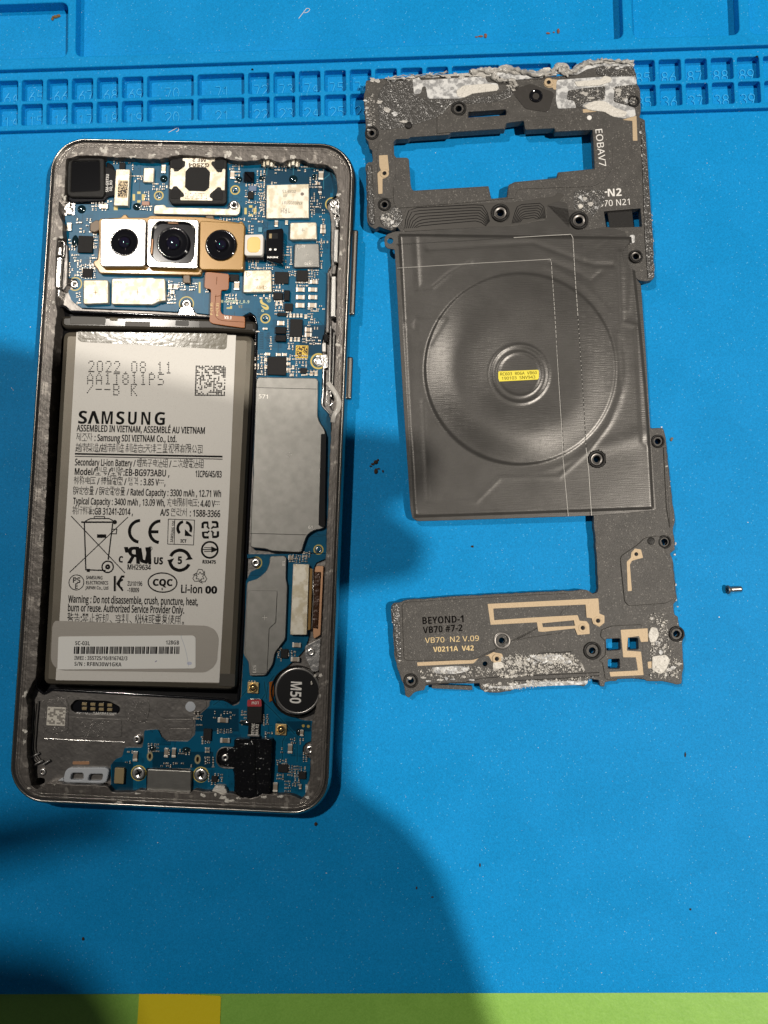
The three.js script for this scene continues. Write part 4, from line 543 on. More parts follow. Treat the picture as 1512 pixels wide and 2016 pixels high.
{
  const c = document.createElement('canvas'); c.width = 1024; c.height = 260; const X = c.getContext('2d'), y = LB + 0.14, q0 = P(110, 1285, y)[0], z0 = P(250, 1250, y)[1], k = 1024 / (P(388, 1285, y)[0] - q0), m = (u, v) => { const [a, b] = P(u, v, y); return [(a - q0) * k, (b - z0) * k]; }, f = k / 8.8, ink = '#1c1a1a';
  X.fillStyle = '#f0efea'; X.fillRect(0, 0, 1024, 260); const t = (s, u0, v0, u1, v1, h) => ctext(X, s, ...m(u0, v0), ...m(u1, v1), h * f, ink, 'sans-serif', true);
  t('SC-03L', 147.4, 1270, 177, 1270.4, 7.6); t('128GB', 326, 1268.6, 352.7, 1269, 7.6); t('IMEI : 355725/10/816742/3', 146, 1299, 251, 1300, 7.4); t('S/N : RF8N30W1GKA', 146, 1310.6, 239, 1312, 7.4);
  X.fillStyle = ink; let u = 146; for (const w of '2141131211131211224112112131111121311112131311114111211313211112111311412112131141122') { const d = +w * 1.62, i = u; if (u > 353) break; const a = m(i, 1273), b = m(i + d * 0.52, 1287.4); X.fillRect(a[0], a[1], b[0] - a[0], b[1] - a[1]); u += d + 0.8; }
  X.strokeStyle = 'rgba(90,110,150,.35)'; X.lineWidth = 3; X.beginPath(); X.moveTo(...m(356, 1253)); X.quadraticCurveTo(...m(368, 1280), ...m(371, 1312)); X.stroke(); X.fillStyle = 'rgba(60,60,110,.5)'; X.beginPath(); X.ellipse(...m(307, 1302), 9, 4, -0.6, 0, 7); X.fill(); X.fillStyle = 'rgba(90,110,190,.25)'; X.beginPath(); X.ellipse(...m(373, 1306), 18, 12, 0, 0, 7); X.fill();
  const tex = new THREE.CanvasTexture(c); tex.colorSpace = THREE.SRGBColorSpace; tex.magFilter = THREE.LinearFilter;
  part('white_sticker', fitUV(poly([115, 1254, 120, 1253, 380, 1251, 385, 1255, 385, 1314, 381, 1316, 114, 1318, 113, 1316], LB, y, { r: 0.5 }), q0, z0, q0 + 1024 / k, z0 + 260 / k), phys(1, 1, 1, 0.5, 0, { map: tex, specularIntensity: 0.3 }), battery, 'white sticker with a barcode and serial number');
}
part('battery_cable', poly([404, 536, 410, 535, 449, 539, 451, 542, 450, 567, 447, 571, 436, 571, 435, 576, 434, 612, 437, 618, 444, 620, 482, 623, 482, 646, 444, 641, 418, 637, 412, 633, 414, 600, 415, 572, 413, 569, 405, 568, 402, 564], PCB + 1.1, PCB + 1.35, { r: 0.5, bevel: 0.08 }), M.polyimide, battery, 'orange ribbon cable from the battery to the board');
for (const l of [[425, 580, 423, 612, 426, 625, 434, 630, 480, 634], [423, 584, 436, 582], [427, 545, 426, 560]]) part('cable_line', tube(l, PCB + 1.35, 0.06, P, 6), std(0.16, 0.05, 0.008, 0.5), battery);
lettering('P-(7.8)', 418.5, 620, 418.5, 596, 4.5, PCB + 1.36, M.printGold, battery); lettering('P+(1.2)', 430, 622, 430.5, 597, 4.5, PCB + 1.36, M.printGold, battery); lettering('V3.1', 441, 627.5, 455, 629, 6, PCB + 1.36, pale, battery);
// ---------- cameras and other modules ----------
const cams = part('camera_base', poly([194, 434, 198, 430, 238, 428, 243, 422, 249, 422, 252, 428, 290, 428, 296, 424, 400, 427, 470, 438, 474, 434, 481, 440, 481, 528, 476, 533, 430, 534, 396, 533, 396, 540, 390, 542, 196, 538, 192, 530, 185, 522, 183, 514, 192, 511, 195, 480], PCB, PCB + 1.3, { r: 0.5, bevel: 0.2 }), M.amber, phone, 'ochre housing that carries the three rear cameras');
function camera1(list, holeAt, holeR, y, mat, label) { const s = outline(pts(list, y), 0.9); if (holeAt) s.holes.push(circlePath(...P(holeAt[0], holeAt[1], y), holeR / 9.05)); return part('camera_can', slab(s, PCB + 1, y, 0.22, 10), mat, cams, label); }
function lens(u, v, y, r, k) {
  part('lens_barrel', turned([[r * 0.98, y - 1.6], [r, y - 0.15], [r * 0.96, y + 0.12], [r * 0.86, y + 0.12], [r * 0.8, y - 0.05], [r * 0.5, y - 0.22], [r * 0.42, y - 0.18], [r * 0.4, y - 0.5], [0, y - 0.6]], u, v, y, P, 40), M.gloss, cams);
  const g = new THREE.SphereGeometry(1, 24, 10, 0, 7, 0, 1.2); g.scale(r * k, r * 0.2, r * k); const [x, z] = P(u, v, y - 0.2); g.translate(x, y - 0.42, z); part('lens', g, phys(0.01, 0.008, 0.02, 0.05, 0, { clearcoat: 1, iridescence: 0.6 }), cams);
}
const CY = 6.6;
camera1([198, 433, 203, 430, 283, 431, 288, 436, 286, 520, 281, 525, 202, 525, 197, 520], [244.5, 477], 31.5, CY, M.silver, 'silver square camera on the left of the three');
{ const s = outline(pts([294, 430, 388, 432, 392, 437, 389, 525, 384, 529, 293, 526, 289, 521, 290, 435], CY), 0.9); s.holes.push(outline(pts([310, 436, 370, 438, 384, 450, 381, 506, 372, 518, 308, 514, 296, 500, 300, 448], CY).reverse(), 0.8, new THREE.Path())); part('camera_can', slab(s, CY - 1.1, CY, 0.2, 8), std(0.34, 0.33, 0.31, 0.25, 0.95, { normalMap: fineN, normalScale: ns(0.1) }), cams, 'silver square camera in the middle with an open top'); }
part('camera_well', poly([308, 434, 372, 436, 386, 450, 383, 508, 374, 520, 306, 516, 294, 500, 298, 446], CY - 0.95, CY - 0.85, { r: 0.5 }), M.gloss, cams);
part('coil_wire', boxAt(297.5, 470, 300.5, 500, CY - 0.9, CY - 0.4), M.copper, cams); part('coil_wire', boxAt(330, 437, 350, 440, CY - 0.9, CY - 0.4), M.copper, cams);
camera1([393, 438, 396, 434, 478, 439, 482, 444, 479, 527, 474, 532, 396, 531, 392, 526], [435, 482], 34, CY - 0.4, M.amber, 'ochre square wide camera on the right of the three');
lens(244.5, 477, CY - 0.15, 3.35, 0.4); lens(340.5, 478, CY - 0.15, 3.75, 0.42); lens(435, 482, CY, 3.6, 0.34);
for (const [u, v] of [[300, 444], [381, 446], [296, 511], [378, 517], [210, 517], [270, 518], [272, 446]]) { const g = new THREE.TorusGeometry(0.32, 0.07, 6, 16); g.rotateX(-Math.PI / 2); const [x, z] = P(u, v, CY); g.translate(x, CY + 0.01, z); part('dimple', g, M.shield, cams); }
for (const l of [[177, 440, 190, 432, 198, 436, 196, 452, 186, 458, 177, 455], [404, 424, 420, 424, 424, 436, 406, 434], [360, 541, 374, 541, 375, 558, 360, 557]]) part('clamp_tab', poly(l, PCB, PCB + 1.1, { r: 0.4, bevel: 0.15 }), std(0.11, 0.075, 0.045, 0.4, 0.2), cams);
// selfie module
const front = part('black_module', poly([134, 310, 200, 309, 205, 313, 206, 380, 201, 389, 138, 388, 131, 382, 131, 314], DECK, 5.2, { r: 0.7, bevel: 0.3, holes: [[141, 317, 195, 316, 195.5, 374, 139, 377]] }), M.plasticDark, phone, 'square black module with a recessed glossy window, top left corner');
part('module_window', poly([138, 314, 199, 313, 200, 378, 136, 380], DECK, 4.9, { r: 0.1 }), phys(0.006, 0.006, 0.007, 0.07, 0, { specularIntensity: 0.8 }), front);
part('module_skirt', poly([133, 384, 202, 384, 208, 376, 210, 318, 222, 324, 228, 340, 228, 386, 212, 388, 206, 396, 140, 399, 132, 392], DECK, 4.5, { r: 0.5, bevel: 0.2 }), M.gloss, front);
part('module_flex', poly([206, 328, 228, 336, 227, 384, 208, 384], 4.3, 4.6, { r: 0.2 }), M.black, front); lettering('SM-G973U', 213.5, 378, 214.5, 343, 5.5, 4.62, M.printWhite, front); lettering('SQ_RO', 220.5, 376, 221, 355, 5, 4.62, M.printWhite, front);
// earpiece
{
  const e = part('earpiece', poly([334, 308, 446, 308, 446, 396, 440, 402, 338, 402, 332, 394], DECK, 5.1, { r: 0.6, bevel: 0.25 }), M.plasticDark, phone, 'square earpiece speaker with a cut metal plate, top middle'), y = 5.3, q = (l) => l.map((a, i) => (i % 2 ? 300 + a / 12.6 : 330 + a / 12.6));
  part('earpiece_plate', poly(q([370, 140, 1170, 130, 1170, 220, 1090, 230, 1090, 300, 1240, 490, 1340, 490, 1365, 400, 1435, 410, 1415, 940, 1330, 940, 1320, 880, 1240, 860, 1050, 1030, 1045, 1110, 1115, 1150, 1105, 1200, 310, 1190, 315, 1110, 400, 1100, 400, 1030, 220, 840, 135, 850, 105, 920, 45, 905, 70, 385, 150, 395, 160, 470, 250, 470, 430, 340, 430, 220, 365, 205]), 4.9, y, { r: 0.25, bevel: 0.07, holes: [q([540, 365, 940, 370, 1050, 490, 1025, 880, 920, 965, 530, 950, 435, 860, 445, 470])] }), M.shieldLight, e);
  part('earpiece_mesh', poly(q([540, 365, 940, 370, 1050, 490, 1025, 880, 920, 965, 530, 950, 435, 860, 445, 470]), 4.9, y - 0.06, { r: 0.2 }), M.chip, e);
  for (const [a, b, c, d] of [[100, 170, 360, 400], [1180, 180, 1400, 400], [70, 920, 300, 1150], [1130, 950, 1370, 1180]]) part('corner_pad', boxAt(330 + a / 12.6, 300 + b / 12.6, 330 + c / 12.6, 300 + d / 12.6, 4.9, y - 0.1, { r: 0.4 }), M.chip, e);
  const br = std(0.1, 0.055, 0.03, 0.6); lettering('G2504', 412, 321.5, 371, 321, -7.5, y + 0.01, br, e, { font: BOLD }); lettering('MF 2', 405, 312, 379, 311.5, -7, y + 0.01, br, e);
  for (let r = 0; r < 4; r++) for (let k = 0; k < 14; k++) if (rnd() < 0.62) { const g = new THREE.BoxGeometry(rnd(0.12, 0.3), 0.02, 0.16), [x, z] = P(366 + k * 3.1, 380.5 + r * 3.6, y); g.translate(x, y + 0.012, z); (e.userData.m ??= []).push(g); }
  part('fine_print', merge(e.userData.m), br, e); delete e.userData.m;
}
// flash and sensor
{
  const f = part('flash', poly([483, 462, 516, 461, 518, 464, 517, 500, 514, 503, 484, 503, 481, 500, 482, 464], PCB, 6.3, { r: 0.3, bevel: 0.15 }), M.white, phone, 'white flash block with a yellow square centre'), y = 6.33;
  part('flash_lens', poly([487, 471, 494, 466, 508, 466, 513, 472, 512, 492, 506, 497, 491, 497, 486, 491], 6.1, y + 0.05, { r: 0.5, bevel: 0.1 }), phys(0.85, 0.58, 0.14, 0.25, 0, { clearcoat: 0.7 }), f);
  part('flash_mount', boxAt(480, 498, 520, 512, PCB, PCB + 1.2), M.gloss, f);
  const s = part('sensor', poly([524, 452, 556, 449, 558, 455, 556, 520, 536, 515, 523, 511], PCB, PCB + 2, { r: 0.3, bevel: 0.2 }), M.gloss, phone, 'narrow black sensor block with small windows'), h = PCB + 2;
  for (const [u0, v0, u1, v1, m] of [[529, 459, 547, 470, M.black], [530, 460, 535, 469, M.goldSoft], [529, 488, 545, 494, M.black], [530, 489.5, 534, 493, M.silver], [540, 489.5, 544, 493, M.silver], [526, 503, 547, 508, M.chip]]) part('sensor_window', boxAt(u0, v0, u1, v1, h - 0.1, h + (m === M.black ? 0.02 : 0.05), { r: 0.05, bevel: 0 }), m, s);
  for (let k = 0; k < 8; k++) part('contact_pin', boxAt(526 + k * 2.8, 505, 527.6 + k * 2.8, 508, h, h + 0.06, { r: 0, bevel: 0 }), M.silver, s);
  for (let k = 0; k < 12; k++) part('contact_pin', boxAt(556, 456 + k * 5, 559, 458 + k * 5, PCB + 0.2, PCB + 0.9, { r: 0, bevel: 0 }), M.silver, s);
}
// side key springs
const bar = (u0, v0, u1, v1, m = M.bright, y = PCB + 1.5, name = 'key_spring') => part(name, poly([u0, v0, u0 + (u1 < 200 ? 5.5 : 6), v0, u1, v1, u1 - (u1 < 200 ? 5.5 : 6), v1], PCB - 1, y, { r: 0.2, bevel: 0.18 }), m, phone);
{
  const k = (l, y, m = M.bright, r = 0.25) => part('key_spring', poly(l, PCB - 1.2, y, { r, bevel: 0.2 }), m, phone);
  k([112, 486, 122, 486, 121, 503, 111, 503], PCB + 1.3); k([108, 506, 122, 506, 118, 566, 107, 566], PCB + 1.7); k([107, 569, 119, 569, 116, 584, 106, 584], PCB + 1.3); k([124, 478, 133, 482, 134, 520, 132, 560, 124, 572, 122, 560, 126, 510], PCB + 0.8, M.deck);
  part('spring_loop', tube([115, 486, 115, 477, 120, 474, 126, 477, 127, 488, 125, 506], PCB + 1.2, 0.14, P, 5), M.bright, phone);
  k([657, 450, 667, 451, 665, 517, 656, 516], PCB + 1.8, M.silver); k([660, 430, 667, 430, 666, 447, 659, 447], PCB + 1.4); k([654, 521, 663, 521, 661, 540, 652, 540], PCB + 0.9, M.deck); k([652, 543, 662, 543, 661, 624, 650, 624], PCB + 1.8, M.silver);
  k([645, 534, 649, 538, 648, 655, 641, 655], PCB + 1, M.deck); k([649, 640, 652.5, 640, 650, 770, 645, 768], PCB + 1.7, M.silver); k([656, 653, 659, 653, 656, 756, 653, 756], PCB + 1.6, M.silver); k([648, 762, 654, 762, 653, 781, 648, 781], PCB + 1.5);
  part('spring_loop', tube([660, 436, 660, 424, 664, 421, 668, 424, 668, 436], PCB + 1.4, 0.14, P, 5), M.bright, phone); part('spring_loop', tube([644, 770, 644, 794, 649, 799, 654, 794], PCB + 1.4, 0.15, P, 5), M.bright, phone); part('deck_lip', tube([637, 726, 636.5, 768, 635, 798, 643, 808, 652, 818], PCB + 0.3, 0.22, P, 5), M.bright, phone);
  k([634, 676, 641, 674, 641, 692, 634, 692], PCB + 0.5, M.white); k([637, 658, 646, 656, 645, 672, 637, 672], PCB + 0.9, M.black);
}
for (const [a, b] of [[[697, 455], [688, 622]], [[689, 704], [682, 787]]]) { const p = P(...a, 3.6), q = P(...b, 3.6), g = new RoundedBoxGeometry(1.3, 1.9, Math.hypot(q[0] - p[0], q[1] - p[1]), 3, 0.4); g.translate(HW + 0.28, 3.6, (p[1] + q[1]) / 2); part('side_button', g, M.rim, phone); }
// bottom-left details of the deck
part('contact_pill', poly([150, 1379, 215, 1382, 235, 1393, 234, 1401, 224, 1407, 150, 1403, 141, 1397, 140, 1389], WELL, DECK - 0.7, { r: 1 }), M.gloss, phone);
for (let k = 0; k < 4; k++) for (let r = 0; r < 2; r++) part('gold_contact', boxAt(161 + k * 16.6, 1383 + r * 9 + k * 0.8, 171 + k * 16.6, 1389 + r * 9 + k * 0.8, DECK - 0.7, DECK - 0.35, { r: 0.1 }), M.goldSoft, phone);
lettering('1AMB611WS', 183, 1406, 230, 1408, 4.5, DECK - 0.68, M.printWhite, phone);
part('rubber_gasket', (() => { const s = outline(pts([136, 1511, 208, 1511, 215, 1516, 210, 1539, 203, 1543, 128, 1541, 124, 1537, 128, 1518], DECK + 1.1), 0.8); for (const h of [[141, 1522, 164, 1522, 164, 1535, 138, 1535], [176, 1524, 203, 1524, 200, 1537, 173, 1537]]) s.holes.push(outline(pts(h, DECK + 1.1).reverse(), 0.5, new THREE.Path())); return slab(s, DECK, DECK + 1.1, 0.25, 6); })(), M.rubber, phone, 'pale grey rubber gasket with two openings');
part('gasket_lip', poly([110, 1540, 124, 1530, 126, 1541, 204, 1544, 200, 1549, 112, 1544], DECK, DECK + 0.5, { r: 0.4, bevel: 0.1 }), M.rubber, phone);
part('copper_pad', poly([143, 1499, 176, 1499, 176, 1505, 143, 1505], DECK, DECK + 0.08, { r: 0.2 }), M.copper, phone); part('white_dot', turned([[0, DECK + 0.1], [1.1, DECK + 0.1], [1.15, DECK]], 375, 1391, DECK), M.rubber, phone); part('dark_hole', turned([[0, DECK + 0.02], [0.6, DECK + 0.02], [0.75, DECK + 0.06], [0.8, DECK]], 351, 1385, DECK), M.black, phone);
for (const l of [[90, 1378, 130, 1374, 136, 1390, 134, 1440, 100, 1445, 85, 1436], [245, 1378, 262, 1372, 290, 1374, 296, 1392, 290, 1418, 262, 1426, 246, 1410], [309, 1376, 326, 1370, 405, 1374, 408, 1392, 380, 1412, 320, 1414, 308, 1404], [320, 1416, 382, 1416, 382, 1432, 320, 1432], [146, 1412, 240, 1416, 240, 1452, 140, 1450], [330, 1434, 380, 1434, 376, 1455, 336, 1457]]) part('deck_step', poly(l, DECK - 0.1, DECK + 0.09, { r: 0.9, bevel: 0.08 }), M.deck, phone);
part('deck_step', tube([88, 1454, 170, 1458, 245, 1461], DECK + 0.05, 0.13, P, 3), M.bright, phone); for (const x of [0, 5, 10]) part('deck_rib', tube([66 + x, 1390 - x, 63 + x * 0.8, 1440, 60 + x, 1480, 72 + x, 1500], DECK + 0.3, 0.22, P, 6), M.deck, phone);
for (const [u, v, w] of [[70, 1486, 16], [76, 1501, 18], [92, 1500, 14]]) part('deck_rib', tube([u - w / 2, v + 5, u + w / 2, v - 4], DECK + 0.5, 0.25), M.bright, phone);
{ const geos = []; for (let k = 0; k < 240; k++) { const r = rnd(), [u, v] = r < 0.4 ? [rnd(160, 216), rnd(1418, 1452)] : r < 0.7 ? [rnd(250, 294), rnd(1376, 1424)] : [rnd(84, 136), rnd(1372, 1446)], g = new THREE.IcosahedronGeometry(rnd(0.05, 0.16), 0), [x, z] = P(u, v, DECK); g.scale(1, 0.5, rnd(0.6, 1.5)); g.translate(x, DECK + 0.09, z); geos.push(g); } const m = part('glue_beads', merge(geos), M.deck, phone); m.userData.kind = 'stuff'; }
// ---------- the inner cover: antenna bracket with the wireless charging sheet ----------
const BT = 0.011, bo = P(1060, 1350, 0.1), bPivot = new THREE.Vector3(bo[0], 0.1, bo[1]);
const B = sighting(bPivot, BT);
const bracket = thing('antenna_bracket', 'removed dark plastic inner cover with a grey wireless charging sheet and white glue residue', 'phone bracket', [bo[0], 0.1, bo[1]]);
bracket.rotation.x = BT;
const BB = 0.15, PT = 2.3, ST = 2.42;                              // underside, plastic top, sheet top
const hole = (u, v, r, h = PT) => { const [x, z] = B(u, v, h); return circlePath(x, z, r / 8.75); };
const bosses = [[732, 262, 14, 5], [903, 214, 15, 6], [1247, 200, 12, 5.5], [757, 403, 13, 5.5], [985, 419, 18, 6.5], [1140, 434, 18, 6.5], [1252, 505, 13, 5.5], [1295, 869, 13, 5.5], [1308, 1067, 13, 6], [988, 1261, 17, 5.5], [1332, 1248, 15, 6], [1166, 1281, 17, 6], [1175, 904, 17, 6], [809, 1340, 14, 5.5]];
const small = [[1080, 163, 5], [757, 342, 4.5], [1252, 1091, 4], [1177, 1222, 4], [1147, 1236, 4], [978, 1297, 4], [955, 1307, 6]];
const windowPx = [775, 279, 779, 274, 804, 273, 807, 270, 884, 265, 887, 261, 994, 254, 997, 243, 1032, 238, 1035, 256, 1091, 253, 1093, 260, 1166, 256, 1170, 332, 1098, 339, 1096, 350, 1013, 358, 1001, 364, 998, 388, 967, 391, 962, 366, 814, 375, 809, 370, 805, 313, 801, 310, 780, 310, 776, 305];
{
  const top = [721, 158, 760, 154, 828, 149, 884, 147, 930, 145, 965, 140, 1006, 145, 1050, 152, 1087, 151, 1127, 145, 1150, 132, 1182, 124, 1246, 125, 1253, 146, 1254, 165, 1261, 180, 1262, 212, 1259, 231, 1270, 236, 1273, 307, 1281, 417, 1286, 470, 1289, 545, 1284, 551, 1272, 554, 1258, 552, 1240, 540, 1190, 470, 1110, 452, 960, 470, 800, 470, 782, 446, 770, 454, 757, 450, 746, 446, 738, 451, 728, 445, 723, 436, 720, 324, 725, 319, 733, 319, 733, 296, 727, 292, 725, 279, 719, 271, 720, 248, 716, 195];
  const low = [1282, 843, 1306, 843, 1311, 862, 1321, 959, 1326, 1000, 1329, 1025, 1325, 1040, 1329, 1082, 1319, 1090, 1325, 1104, 1333, 1182, 1326, 1189, 1328, 1210, 1335, 1214, 1337, 1231, 1346, 1247, 1343, 1268, 1346, 1307, 1342, 1346, 1332, 1348, 1302, 1341, 1273, 1341, 1268, 1337, 1245, 1336, 1218, 1335, 1213, 1341, 1191, 1343, 1190, 1352, 1181, 1351, 1179, 1339, 1160, 1336, 1150, 1352, 1133, 1349, 1100, 1345, 1040, 1348, 1018, 1352, 1004, 1361, 975, 1364, 955, 1362, 945, 1356, 944, 1345, 850, 1348, 838, 1350, 835, 1359, 816, 1363, 805, 1374, 798, 1370, 796, 1353, 788, 1331, 777, 1296, 770, 1193, 775, 1187, 787, 1186, 799, 1181, 920, 1173, 1060, 1165, 1154, 1161, 1167, 1169, 1176, 1166, 1178, 1157, 1167, 1000, 1160, 870, 1240, 840, 1276, 838];
  const slots = [[922, 220, 996, 215, 997, 226, 922, 232], [1189, 416, 1261, 410, 1264, 446, 1194, 448]], squares = [[1193, 1258, 1221, 1257, 1222, 1279, 1194, 1281], [1237, 1256, 1256, 1256, 1257, 1278, 1237, 1279], [1197, 1298, 1220, 1297, 1220, 1316, 1197, 1316]];
  const rough = (l) => { const o = []; for (let i = 0; i < l.length; i += 2) { const j = (i + 2) % l.length, d = Math.hypot(l[j] - l[i], l[j + 1] - l[i + 1]), n = Math.max(1, Math.round(d / 9)); for (let k = 0; k < n; k++) o.push(l[i] + (l[j] - l[i]) * k / n + (k ? rnd(-1, 1) : 0), l[i + 1] + (l[j + 1] - l[i + 1]) * k / n + (k ? rnd(-1, 1) : 0)); } return o; };
  const hs = (list, from) => list.filter(from).map(([u, v, r, k]) => hole(u, v, k ? k * 1.3 : r));
  part('plastic_frame', poly(rough(top), BB, PT, { r: 0.3, bevel: 0.12, S: B, holes: [windowPx, ...slots, ...hs(bosses, (b) => b[1] < 600), ...hs(small, (b) => b[1] < 600)] }), M.plastic, bracket, 'upper dark plastic frame around the camera window');
  part('plastic_frame', poly(rough(low), BB, PT, { r: 0.3, bevel: 0.12, S: B, holes: [...squares, ...hs(bosses, (b) => b[1] > 600), ...hs(small, (b) => b[1] > 600)] }), M.plastic, bracket, 'lower dark plastic arm and foot of the cover');
  // raised panels whose steps draw the dark outlines
  const panel = (l, h = 0.22, o = {}) => part('raised_panel', poly(l, PT - 0.1, PT + h, { r: 0.8, bevel: 0.14, S: B, ...o }), M.plastic, bracket);
  panel([860, 230, 866, 224, 893, 221, 919, 231, 996, 227, 998, 216, 1010, 232, 1150, 224, 1185, 238, 1207, 290, 1206, 330, 1190, 356, 1165, 367, 1020, 372, 1012, 390, 925, 398, 780, 410, 775, 398, 774, 366, 808, 359, 810, 371, 814, 376, 962, 367, 966, 392, 999, 389, 1002, 365, 1014, 359, 1097, 351, 1099, 340, 1171, 333, 1167, 255, 1094, 259, 1092, 252, 1034, 255, 1031, 237, 996, 242, 993, 253, 886, 260, 860, 263], 0.2, { r: 0.4 });
  panel([748, 276, 775, 272, 772, 305, 778, 312, 780, 345, 772, 360, 774, 392, 745, 388, 741, 300], 0.14);
  panel([1222, 1095, 1256, 1072, 1270, 1058, 1298, 1054, 1312, 1090, 1324, 1104, 1331, 1176, 1312, 1188, 1238, 1193, 1230, 1185, 1222, 1110], 0.3, { holes: [] });
  panel([791, 1189, 800, 1185, 1060, 1170, 1122, 1168, 1124, 1192, 1104, 1205, 1108, 1246, 1040, 1256, 1012, 1262, 960, 1290, 930, 1300, 800, 1301, 795, 1296], 0.22, { holes: [hole(988, 1261, 15)] });
  panel([1184, 1240, 1205, 1232, 1264, 1229, 1268, 1335, 1192, 1338, 1186, 1304, 1178, 1302, 1192, 1290, 1192, 1262, 1182, 1254], 0.24, { r: 0.5, holes: squares });
  for (const [u0, v0, u1, v1] of [[850, 1349, 930, 1357]]) part('foot_flange', boxAt(u0, v0, u1, v1, BB, PT - 0.9, { S: B }), M.plastic, bracket);
  for (const l of [[838, 1347, 945, 1342, 950, 1334, 1180, 1324], [1012, 1340, 1100, 1336, 1180, 1330], [1012, 1320, 1060, 1286, 1125, 1283]]) part('moulded_line', tube(l, PT, 0.09, B), M.plasticDark, bracket);
  part('side_rail', poly([722, 326, 732, 322, 738, 440, 730, 442, 725, 434], PT - 0.2, PT + 0.5, { r: 0.4, bevel: 0.25, S: B }), M.adhesive, bracket); part('side_rail', poly([1262, 238, 1270, 238, 1286, 470, 1288, 544, 1276, 549, 1270, 470], PT - 0.2, PT + 0.35, { r: 0.4, bevel: 0.2, S: B }), M.adhesive, bracket); part('side_rail', poly([771, 1194, 778, 1188, 786, 1190, 790, 1300, 780, 1296], PT - 0.3, PT + 0.3, { r: 0.4, bevel: 0.2, S: B }), M.adhesive, bracket); part('side_rail', poly([1306, 880, 1312, 880, 1326, 1024, 1319, 1040, 1312, 1000], PT - 0.1, PT + 0.25, { r: 0.3, bevel: 0.15, S: B }), M.plastic, bracket);
  // shiny black adhesive
  part('black_adhesive', poly([745, 182, 760, 162, 812, 156, 818, 188, 840, 196, 930, 196, 985, 182, 1006, 170, 1010, 188, 980, 200, 925, 204, 905, 200, 886, 204, 870, 226, 850, 234, 800, 250, 748, 256, 744, 216], PT - 0.05, PT + 0.12, { r: 0.9, bevel: 0.08, S: B }), M.adhesive, bracket, 'crinkled shiny black adhesive at the upper left');
  part('black_adhesive', poly([1130, 376, 1170, 372, 1190, 376, 1192, 396, 1166, 428, 1160, 415, 1130, 412], PT - 0.05, PT + 0.1, { r: 0.6, bevel: 0.06, S: B }), M.adhesive, bracket); part('black_adhesive', poly([746, 424, 760, 420, 776, 404, 790, 412, 794, 432, 782, 446, 766, 452, 750, 440], PT - 0.05, PT + 0.2, { r: 0.7, bevel: 0.12, S: B }), M.adhesive, bracket); part('black_adhesive', poly([1172, 130, 1246, 128, 1252, 150, 1212, 150, 1186, 148, 1175, 146], PT - 0.05, PT + 0.22, { r: 0.5, bevel: 0.12, S: B }), M.adhesive, bracket); part('black_adhesive', poly([1118, 176, 1192, 168, 1194, 194, 1150, 212, 1136, 212, 1134, 196, 1118, 196], PT - 0.05, PT + 0.08, { r: 0.4, S: B }), M.adhesive, bracket); part('black_adhesive', poly([1208, 172, 1250, 168, 1252, 212, 1222, 206, 1208, 196], PT - 0.05, PT + 0.1, { r: 0.5, S: B }), M.adhesive, bracket);
  part('plastic_flap', poly([1006, 178, 1044, 164, 1092, 182, 1080, 221, 1066, 219, 1034, 214], PT, PT + 0.16, { r: 0.8, bevel: 0.1, S: B }), phys(0.05, 0.046, 0.042, 0.25, 0, { clearcoat: 0.5, clearcoatRoughness: 0.15, normalMap: roughN, normalScale: ns(0.25) }), bracket); part('dark_screw_seat', turned([[0.3, PT], [0.5, PT + 0.1], [0.9, PT + 0.2], [1.35, PT + 0.55], [1.5, PT + 0.4], [1.55, PT]], 1055, 190, PT, B), M.gloss, bracket);
  part('moulded_pin', turned([[0, PT + 0.35], [0.6, PT + 0.35], [0.75, PT + 0.2], [0.9, PT]], 804, 247, PT, B), M.plasticDark, bracket); part('moulded_pin', turned([[0, PT + 0.45], [0.75, PT + 0.45], [0.85, PT + 0.3], [0.95, PT]], 1281, 1065, PT, B), M.plasticDark, bracket);
}
for (const [u, v, r, k] of bosses) {
  const PT = 2.3 + ([1140, 1175, 985, 1252].includes(u) ? 0.34 : 0), R = r / 8.75, K = k * 1.2 / 8.75, bright = (u === 988 && v === 1261);
  const m = part('screw_boss', turned([[K * 1.02, PT - 1.6], [K, PT - 0.3], [K * 1.35, PT - 0.22], [R * 0.68, PT - 0.15], [R * 0.72, PT + 0.32], [R * 0.92, PT + 0.36], [R, PT + 0.22], [R + 0.03, PT - 0.4]], u, v, PT, B, 32), M.plasticDark, bracket);
  m.add(Object.assign(new THREE.Mesh(turned([[K * 1.05, PT - 0.25], [K * 1.5, PT - 0.05], [K * 1.6, PT - 0.2]], u, v, PT, B, 24), M.deck), { name: 'boss_lip' }));
  if (bright) m.add(Object.assign(new THREE.Mesh(turned([[R * 0.72, PT + 0.34], [R * 0.8, PT + 0.4], [R * 0.95, PT + 0.38], [R, PT + 0.24]], u, v, PT, B, 32), M.deck), { name: 'metal_ring' }));
}
